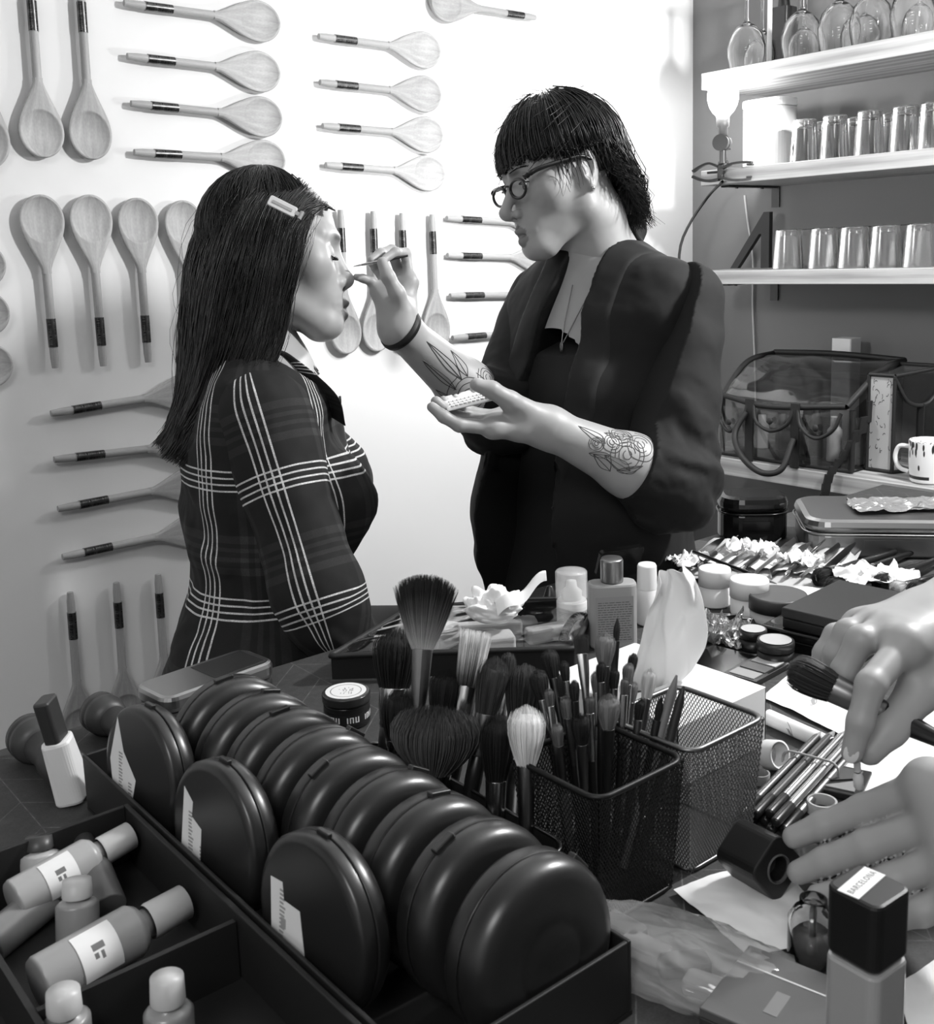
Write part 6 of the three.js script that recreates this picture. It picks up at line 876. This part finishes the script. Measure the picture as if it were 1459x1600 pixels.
  const rose = (u, v, k) => { const o = []; for (let r = 1; r <= 4; r++) { const st = []; for (let i = 0; i <= 7; i++) { const a = i / 7 * 5.2 + r * 1.9; st.push([u + Math.cos(a) * .035 * r * k, v + Math.sin(a) * .2 * r * k]); } o.push(st); } return o; };
  const leaf = (u, v, du, dv) => [[[u, v], [u + du * .3, v + dv * .5 + .16], [u + du * .75, v + dv * .8 + .1], [u + du, v + dv]], [[u, v], [u + du * .35, v + dv * .3 - .16], [u + du * .8, v + dv * .8 - .1], [u + du, v + dv]], [[u, v], [u + du * .5, v + dv * .5], [u + du, v + dv]]];
  wpart(g, 'tattoo', tattoo(armRf, re, rw, toCam, [...rose(.42, -.1, 1), ...leaf(.52, .1, .34, .28), ...leaf(.5, -.35, .3, -.1), ...leaf(.5, .35, .18, .5), ...rose(.36, .8, .6), ...leaf(.42, -.6, .14, -.5)], .0006), mat(46, .6), 'line-drawn flower tattoo');
  wpart(g, 'tattoo', tattoo(armLf, le, lw, toCam, [...leaf(.66, .35, .2, .3), ...leaf(.6, .0, .14, -.3), ...rose(.56, .95, .6), ...rose(.5, .25, .8), ...rose(.62, .5, .5), ...leaf(.44, -.2, .2, .1), ...rose(.42, .75, .7), ...leaf(.55, -.55, .16, .3), ...leaf(.38, .1, .14, -.5), ...rose(.72, .2, .38), ...leaf(.48, 1.0, .2, -.2)], .00055), mat(70, .6), 'line-drawn flower tattoo');
  // wristband
  { const A = re.clone().sub(rw).normalize(), c = rw.clone().addScaledVector(A, .004), u = C_FWD.clone().addScaledVector(A, -C_FWD.dot(A)).normalize(), w = A.clone().cross(u); one('wristband', 'black elastic band around the raised wrist', 'wristband', (() => { const gq = grid(40, 6, (t, v) => { const a = t * 6.283, q = v * 6.283, r = .0318 + Math.cos(q) * .0022; const p = c.clone().addScaledVector(u, Math.cos(a) * r * 1.02).addScaledVector(w, Math.sin(a) * r).addScaledVector(A, Math.sin(q) * .0062); return [p.x, p.y, p.z]; }); return gq; })(), rubber); }
  // necklace
  { const nk = thing('necklace', 'fine chain necklace with an oval pendant', 'necklace', P(873, 541, 1.6)); const dn = (px, py) => drop(body, P(px, py, 1.58), .0022); const pts = [[953, 400], [935, 440], [912, 485], [886, 525], [875, 536], [876, 505], [880, 470], [884, 440]].map(q => dn(...q)); wpart(nk, 'chain', tube(pts, .0009, 80, 6), metal(140, .3)); const pd = dn(874, 542); wpart(nk, 'pendant', new THREE.SphereGeometry(1, 20, 14).scale(.0042, .0085, .0025).applyQuaternion(new THREE.Quaternion().setFromUnitVectors(V(0, 0, 1), BF)).translate(pd.x, pd.y, pd.z), metal(110, .3)); }
  { const ep = H.W(.0, -.0385, -.08); one('stud_earring', 'small sparkling stud earring in the visible ear', 'earring', new THREE.SphereGeometry(.0026, 12, 10), chrome, ep); }
  // hair: short, layered, with a fringe and curls at the nape
  const capF = (x, y, z) => { const q = H.loc(x, y, z), a = Math.abs(q[2]); const d = ell(V(-.012, .03, 0), .0925, .0875, .078)(...q); const cut = q[0] * .62 - q[1] * .62 + .0 - .042 + (a > .05 ? (a - .05) * .0 : 0); const ear = .03 - Math.hypot(q[0] + .002, q[1] + .012) ; return Math.max(d + .004 * fbm(q[0] * 40, q[1] * 40, q[2] * 40), cut, a > .06 ? ear : -1, -.075 - q[1] + (q[0] > -.05 ? .06 : 0)); };
  wpart(g, 'hair_crown', gridOf(capF, [H.W(-.12, .14, -.1), H.W(.1, -.1, .1), H.W(-.12, -.1, .1), H.W(.1, .14, -.1)], .012, .004, () => .55), hairM);
  const St = new Strands(), R = rng(41);
  for (let k = 0; k < 3600; k++) {
    const th = (R() * 2 - 1) * Math.PI, at = Math.abs(th), n = 12, pts = [], w = R() * 6.28, lay = -.002 + R() * .015 + (R() < .1 ? .008 * R() : 0);
    // where hair at this bearing ends (height in head axes): fringe in front, above the ear at the side, nape behind
    const end = at < .55 ? .018 + .016 * R() + at * .02 : at < 1.0 ? .022 + .018 * R() : at < 1.75 ? .022 - (R() < .14 ? .06 * R() : 0) : lerp(-.02, -.125, sstep(1.75, 2.5, at)) + .035 * R();
    const p0 = .1 + R() * .75, curl = at > 1.9 ? .009 + .011 * R() : .002, tw = (R() - .5) * .25;
    for (let i = 0; i <= n; i++) { const t = i / n; const ph = lerp(p0, 1.57, Math.min(1, t * 1.7)); const sx = Math.sin(ph), a2 = th + tw * t; const wob = .003 * Math.sin(w * 3 + t * 6); let x = -.012 + Math.cos(a2) * sx * (.096 + lay + wob), z = Math.sin(a2) * sx * (.077 + lay + wob), y = .03 + Math.cos(ph) * (.089 + lay + wob); if (ph >= 1.56) { const q = (t - 1 / 1.7) / (1 - 1 / 1.7); y = lerp(.03, end, clamp(q)); const cc = curl * q; x += cc * Math.sin(w + q * 9) - (at > 1.9 ? .018 * q * (1 - q) : 0); z += cc * Math.cos(w + q * 9); } if (y < end && at < 1.8) y = end; pts.push(H.W(x, y, z)); }
    const r = .0005 + .0006 * R(); St.add(pts, pts.map((_, i) => r * (i > n - 4 ? .25 + .19 * (n - i) : 1)), 3, .25 + .9 * R() * R()); }
  for (let k = 0; k < 150; k++) { const th = (R() * 2 - 1) * 3.1, ph = R() * 1.5, n = 6, pts = []; for (let i = 0; i <= n; i++) { const t = i / n, l = .008 + .03 * t * (.5 + R() * .1), a = th + .5 * t; pts.push(H.W(-.012 + Math.cos(a) * Math.sin(ph + .3 * t) * (.096 + l), .03 + Math.cos(ph + .3 * t) * (.089 + l), Math.sin(a) * Math.sin(ph + .3 * t) * (.077 + l))); } St.add(pts, .00035, 3, .6); }
  wpart(g, 'hair', (() => { const q = St.build().toNonIndexed(); return q; })(), hairM, 'short dark layered hair with a fringe and curls at the nape');
  // things in her hands
  { const a = P(551, 416.5, 1.487), e = P(637, 399.5, 1.505), d = e.clone().sub(a), L = d.length(), q = thing('liner_brush', 'fine brush held to the closed eye by the raised hand', 'brush', a); q.quaternion.setFromUnitVectors(V(0, 1, 0), d.normalize()); part(q, 'bristles', lathe([[0, 0], [.0006, .002], [.0012, .009], [.0013, .012]], 10), mat(150, .6)); part(q, 'ferrule', lathe([[.0013, .012], [.0018, .016], [.0022, .045], [0, .045]], 12), chrome); part(q, 'handle', lathe([[.0022, .045], [.0024, .055], [.0014, L], [0, L]], 12), mat(30, .4)); }
  { const c = [P(700, 652, 1.352), P(690, 631, 1.40), P(752, 615, 1.415), P(776, 633, 1.362)], o = c[0].clone().add(c[2]).multiplyScalar(.5).add(V(0, .004, 0)), q = thing('lash_card', 'thin white plastic lash card lying on the upturned palm', 'card', o); const at = (u, v) => c[0].clone().lerp(c[1], v).lerp(c[3].clone().lerp(c[2], v), u).sub(o).add(V(0, .008, 0)); part(q, 'plate', sheet(20, 10, (u, v) => { const p = at(u, v); const notch = v > .95 && (Math.abs(u - .35) < .06 || Math.abs(u - .8) < .06) ? .25 : 0; const p2 = at(u, v - notch); return [p2.x, p2.y + .0005, p2.z]; }, .0016), mat(238, .3)); for (let r = 0; r < 3; r++) for (let k = 0; k < 9; k++) { const p = at(.12 + k * .09, .18 + r * .17); part(q, 'cell', box(.0036, .0012, .0026, p.x, p.y + .0012, p.z), mat(205, .35)); } }
}
// ---------------------------------------------------------------- the person whose hands reach in from the right
{
  const L3 = (r, h, f) => camera.position.clone().setY(h).addScaledVector(LR, r).addScaledVector(LF, f);
  const g = thing('person', 'person whose two hands reach in at the right edge with a powder brush', 'person', L3(1.16, 0, .64));
  const BF = LR.clone().negate(), S = LF.clone().negate(), bs = [S, V(0, 1, 0), BF];      // faces left; S points to the person's left, towards the camera
  const chest = L3(1.14, 1.17, .64), waist = L3(1.16, .98, .64), hips = L3(1.16, .84, .64), nb = L3(1.12, 1.36, .64), ls = L3(1.1, 1.3, .47), rs = L3(1.1, 1.3, .81);
  const rw = P(1520, 948, .83), lw = P(1620, 1275, .66), re = L3(.86, 1.06, .86), le = L3(.86, 1.04, .45);
  const torso = uni(.06, ell(chest, .16, .17, .105, bs), ell(waist, .14, .17, .1, bs), ell(hips, .17, .12, .115, bs), cap(rs.clone().addScaledVector(S, .03), ls.clone().addScaledVector(S, -.03), .05), cap(nb, chest, .06, .08));
  const RH = { fingers: [[P(1412, 1008, .752), P(1360, 1070, .722), P(1344, 1128, .72), P(1331, 1176, .722)], [P(1386, 985, .78), P(1344, 1000, .765), P(1318, 1048, .768), P(1306, 1082, .775)], [P(1366, 978, .803), P(1324, 988, .792), P(1304, 1022, .795), P(1298, 1052, .80)], [P(1346, 982, .826), P(1305, 992, .815), P(1286, 1020, .815), P(1279, 1040, .815)]], thumb: [P(1475, 1010, .775), P(1436, 1080, .755), P(1390, 1138, .742), P(1358, 1174, .736)] };
  const LH = { fingers: [[P(1452, 1226, .70), P(1350, 1266, .73), P(1285, 1290, .742), P(1240, 1308, .748)], [P(1478, 1280, .69), P(1355, 1322, .715), P(1290, 1346, .728), P(1248, 1363, .735)], [P(1495, 1335, .68), P(1395, 1375, .695), P(1330, 1392, .708), P(1278, 1400, .718)], [P(1510, 1390, .67), P(1440, 1424, .68), P(1395, 1436, .69), P(1350, 1442, .70)]], thumb: [P(1530, 1262, .70), P(1430, 1290, .745), P(1350, 1310, .77), P(1290, 1325, .785)] };
  const hr = handField(rw, RH.fingers, RH.thumb, 1.12, .028), hl = handField(lw, LH.fingers, LH.thumb, 1.2, .027), fr = chain([re, rw], [.042, .027]), fl = chain([le, lw], [.042, .027]);
  const shape = headShape({}), H = headAt(L3(.985, 1.46, .64), BF.clone().add(V(0, -.3, 0)), V(0, 1, 0), shape, .98), neckF = cap(H.W(-.03, -.09, 0), nb, .05, .056);
  const aR = gridOf((x, y, z) => smin(hr(x, y, z), fr(x, y, z), .02), [re, rw, ...RH.fingers.flat(), ...RH.thumb], .05, .0024), aL = gridOf((x, y, z) => smin(hl(x, y, z), fl(x, y, z), .02), [le, lw, ...LH.fingers.flat(), ...LH.thumb], .05, .0024);
  const headG = gridOf((x, y, z) => smin(H.f(x, y, z), neckF(x, y, z), .02), [H.W(-.12, .13, -.09), H.W(.13, -.2, .09), H.W(-.12, -.2, -.09), H.W(.13, .13, .09), nb], .02, .004, H.tone);
  wpart(g, 'body', joinSkin([aR, aL, headG]), skinM);
  wpart(g, 'shirt', gridOf((x, y, z) => Math.max(torso(x, y, z) - .014, -neckF(x, y, z), hips.y - .08 - y), [ls, rs, nb, hips], .14, .011), mat(45, .8));
  for (const [s, e, w] of [[ls, le, lw], [rs, re, rw]]) wpart(g, 'sleeve', gridOf((x, y, z) => { const c = e.clone().lerp(w, .3), d = w.clone().sub(e).normalize(); return Math.max(chain([s, e, c], [.06, .052, .045], .02)(x, y, z), (x - c.x) * d.x + (y - c.y) * d.y + (z - c.z) * d.z); }, [s, e, w], .07, .009), mat(45, .8));
  const hip = s => hips.clone().addScaledVector(S, s * .085); wpart(g, 'trousers', gridOf(uni(.03, ...[1, -1].map(s => chain([hip(s), hip(s).setY(.48), hip(s).setY(.07)], [.09, .062, .048], .02)), ell(hips, .165, .1, .11, bs)), [hip(1), hip(-1), hip(1).setY(.07), hip(-1).setY(.07)], .1, .014), mat(35, .8));
  for (const s of [1, -1]) { const q = hip(s).setY(.032); wpart(g, 'shoe', gridOf((x, y, z) => Math.max(uni(.03, cap(q.clone().setY(.1), q, .045, .038), cap(q, q.clone().addScaledVector(BF, .15), .036, .034))(x, y, z), .002 - y), [q, q.clone().setY(.1), q.clone().addScaledVector(BF, .17)], .06, .009), mat(25, .5)); }
  wpart(g, 'hair', gridOf((x, y, z) => { const q = H.loc(x, y, z); return Math.max(Math.min(ell(V(-.016, .04, 0), .104, .094, .083)(...q), ell(V(-.06, -.03, 0), .055, .1, .07)(...q)) + .004 * fbm(q[0] * 50, q[1] * 20, q[2] * 50), q[0] * .7 - q[1] * .45 - .04); }, [H.W(-.14, .15, -.1), H.W(.1, -.15, .1)], .03, .006, () => .5), hairM);
  // finger nails of the two hands
  for (const fs of [[RH.fingers[0], rw], [RH.thumb, rw]]) { const f = fs[0], d = f[3].clone().sub(f[2]).normalize(), toC = camera.position.clone().sub(f[3]).normalize(), n = toC.addScaledVector(d, -toC.dot(d)).normalize().addScaledVector(V(0, 1, 0), .3).normalize(), p = f[3].clone().addScaledVector(n, .0062).addScaledVector(d, .001), x = d.clone().cross(n).normalize(); const q = new THREE.SphereGeometry(1, 14, 10).scale(.0052, .0066, .0012); q.applyMatrix4(new THREE.Matrix4().makeBasis(x, d, x.clone().cross(d))); q.translate(p.x, p.y, p.z); wpart(g, 'fingernail', q, mat(205, .25)); }
  // powder brush in the upper hand
  const tip = P(1229, 1040, .772), end = P(1500, 1172, .728); brush('powder_brush', 'dark-bristled brush with a metal ferrule held by the hand at the right', undefined, tip, end, { len: .034, ferr: .034, r0: .0105, hr: .0085, tone: 30, metal: metal(130, .35), handle: mat(20, .3), geo: head(t => lerp(.0105, .0135, Math.sin(t * 2.6)) * (t > .7 ? 1 - .35 * ((t - .7) / .3) ** 2 : 1), .034, 1, 520, 42, 26, 71) });
  { const a = P(1337, 1172, .728), e = P(1342, 1232, .745), d = e.clone().sub(a), q = thing('cotton_swab', 'short pale stick pinched between finger and thumb of the upper hand', 'swab', a); q.quaternion.setFromUnitVectors(V(0, 1, 0), d.clone().normalize()); part(q, 'stick', cyl(.0024, .0024, d.length() * .85, 10, 0, -.012, 0), mat(225, .6)); part(q, 'cotton_tip', lathe([[.0024, d.length() * .55], [.0036, d.length() * .7], [.0034, d.length() * .95], [0, d.length() * 1.02]], 12), mat(232, .9)); }
  // glass bottle in the lower hand and its black cap lying on the napkin
  { const a = P(1252, 1340, .785), e = P(1400, 1345, .735), d = e.clone().sub(a).normalize(), q = thing('held_bottle', 'clear glass foundation bottle lying under the fingers of the lower hand', 'bottle', a); q.quaternion.setFromUnitVectors(V(0, 1, 0), d); part(q, 'glass_body', slab(.03, .03, .075, .006, .002), new THREE.MeshPhysicalMaterial({ color: grey(225), roughness: .05, transmission: .7, thickness: .01, ior: 1.5 })); part(q, 'neck', cyl(.008, .008, .012, 20, 0, -.012, 0), glassM); }
  { const c = onTable(1192, 1392, .0); const q = thing('bottle_cap', 'square black bottle cap lying open on the paper napkin', 'cap', V(c.x + .0, TY + .0235, c.z - .006)); const dir = C_FWD.clone().setY(0).normalize().negate().addScaledVector(LR, .55).add(V(0, .12, 0)).normalize(); q.quaternion.setFromUnitVectors(V(0, 1, 0), dir); q.rotateY(.5); const hole = []; for (let k = 0; k < 24; k++) { const t = k / 24 * 6.283; hole.push([Math.cos(t) * .0105, Math.sin(t) * .0105]); } part(q, 'shell', merge([extr(rrect(.034, .034, .007), .036, .0015, [hole]).rotateX(-Math.PI / 2).translate(0, -.016, 0)]), mat(26, .4)); part(q, 'inner_ring', lathe([[.0105, .0], [.0105, .0225], [.0092, .0228], [.0092, 0]], 28), mat(95, .4)); part(q, 'plug', cyl(.009, .009, .004, 24, 0, .006, 0), mat(60, .5)); }
}
renderer.render(scene, camera);
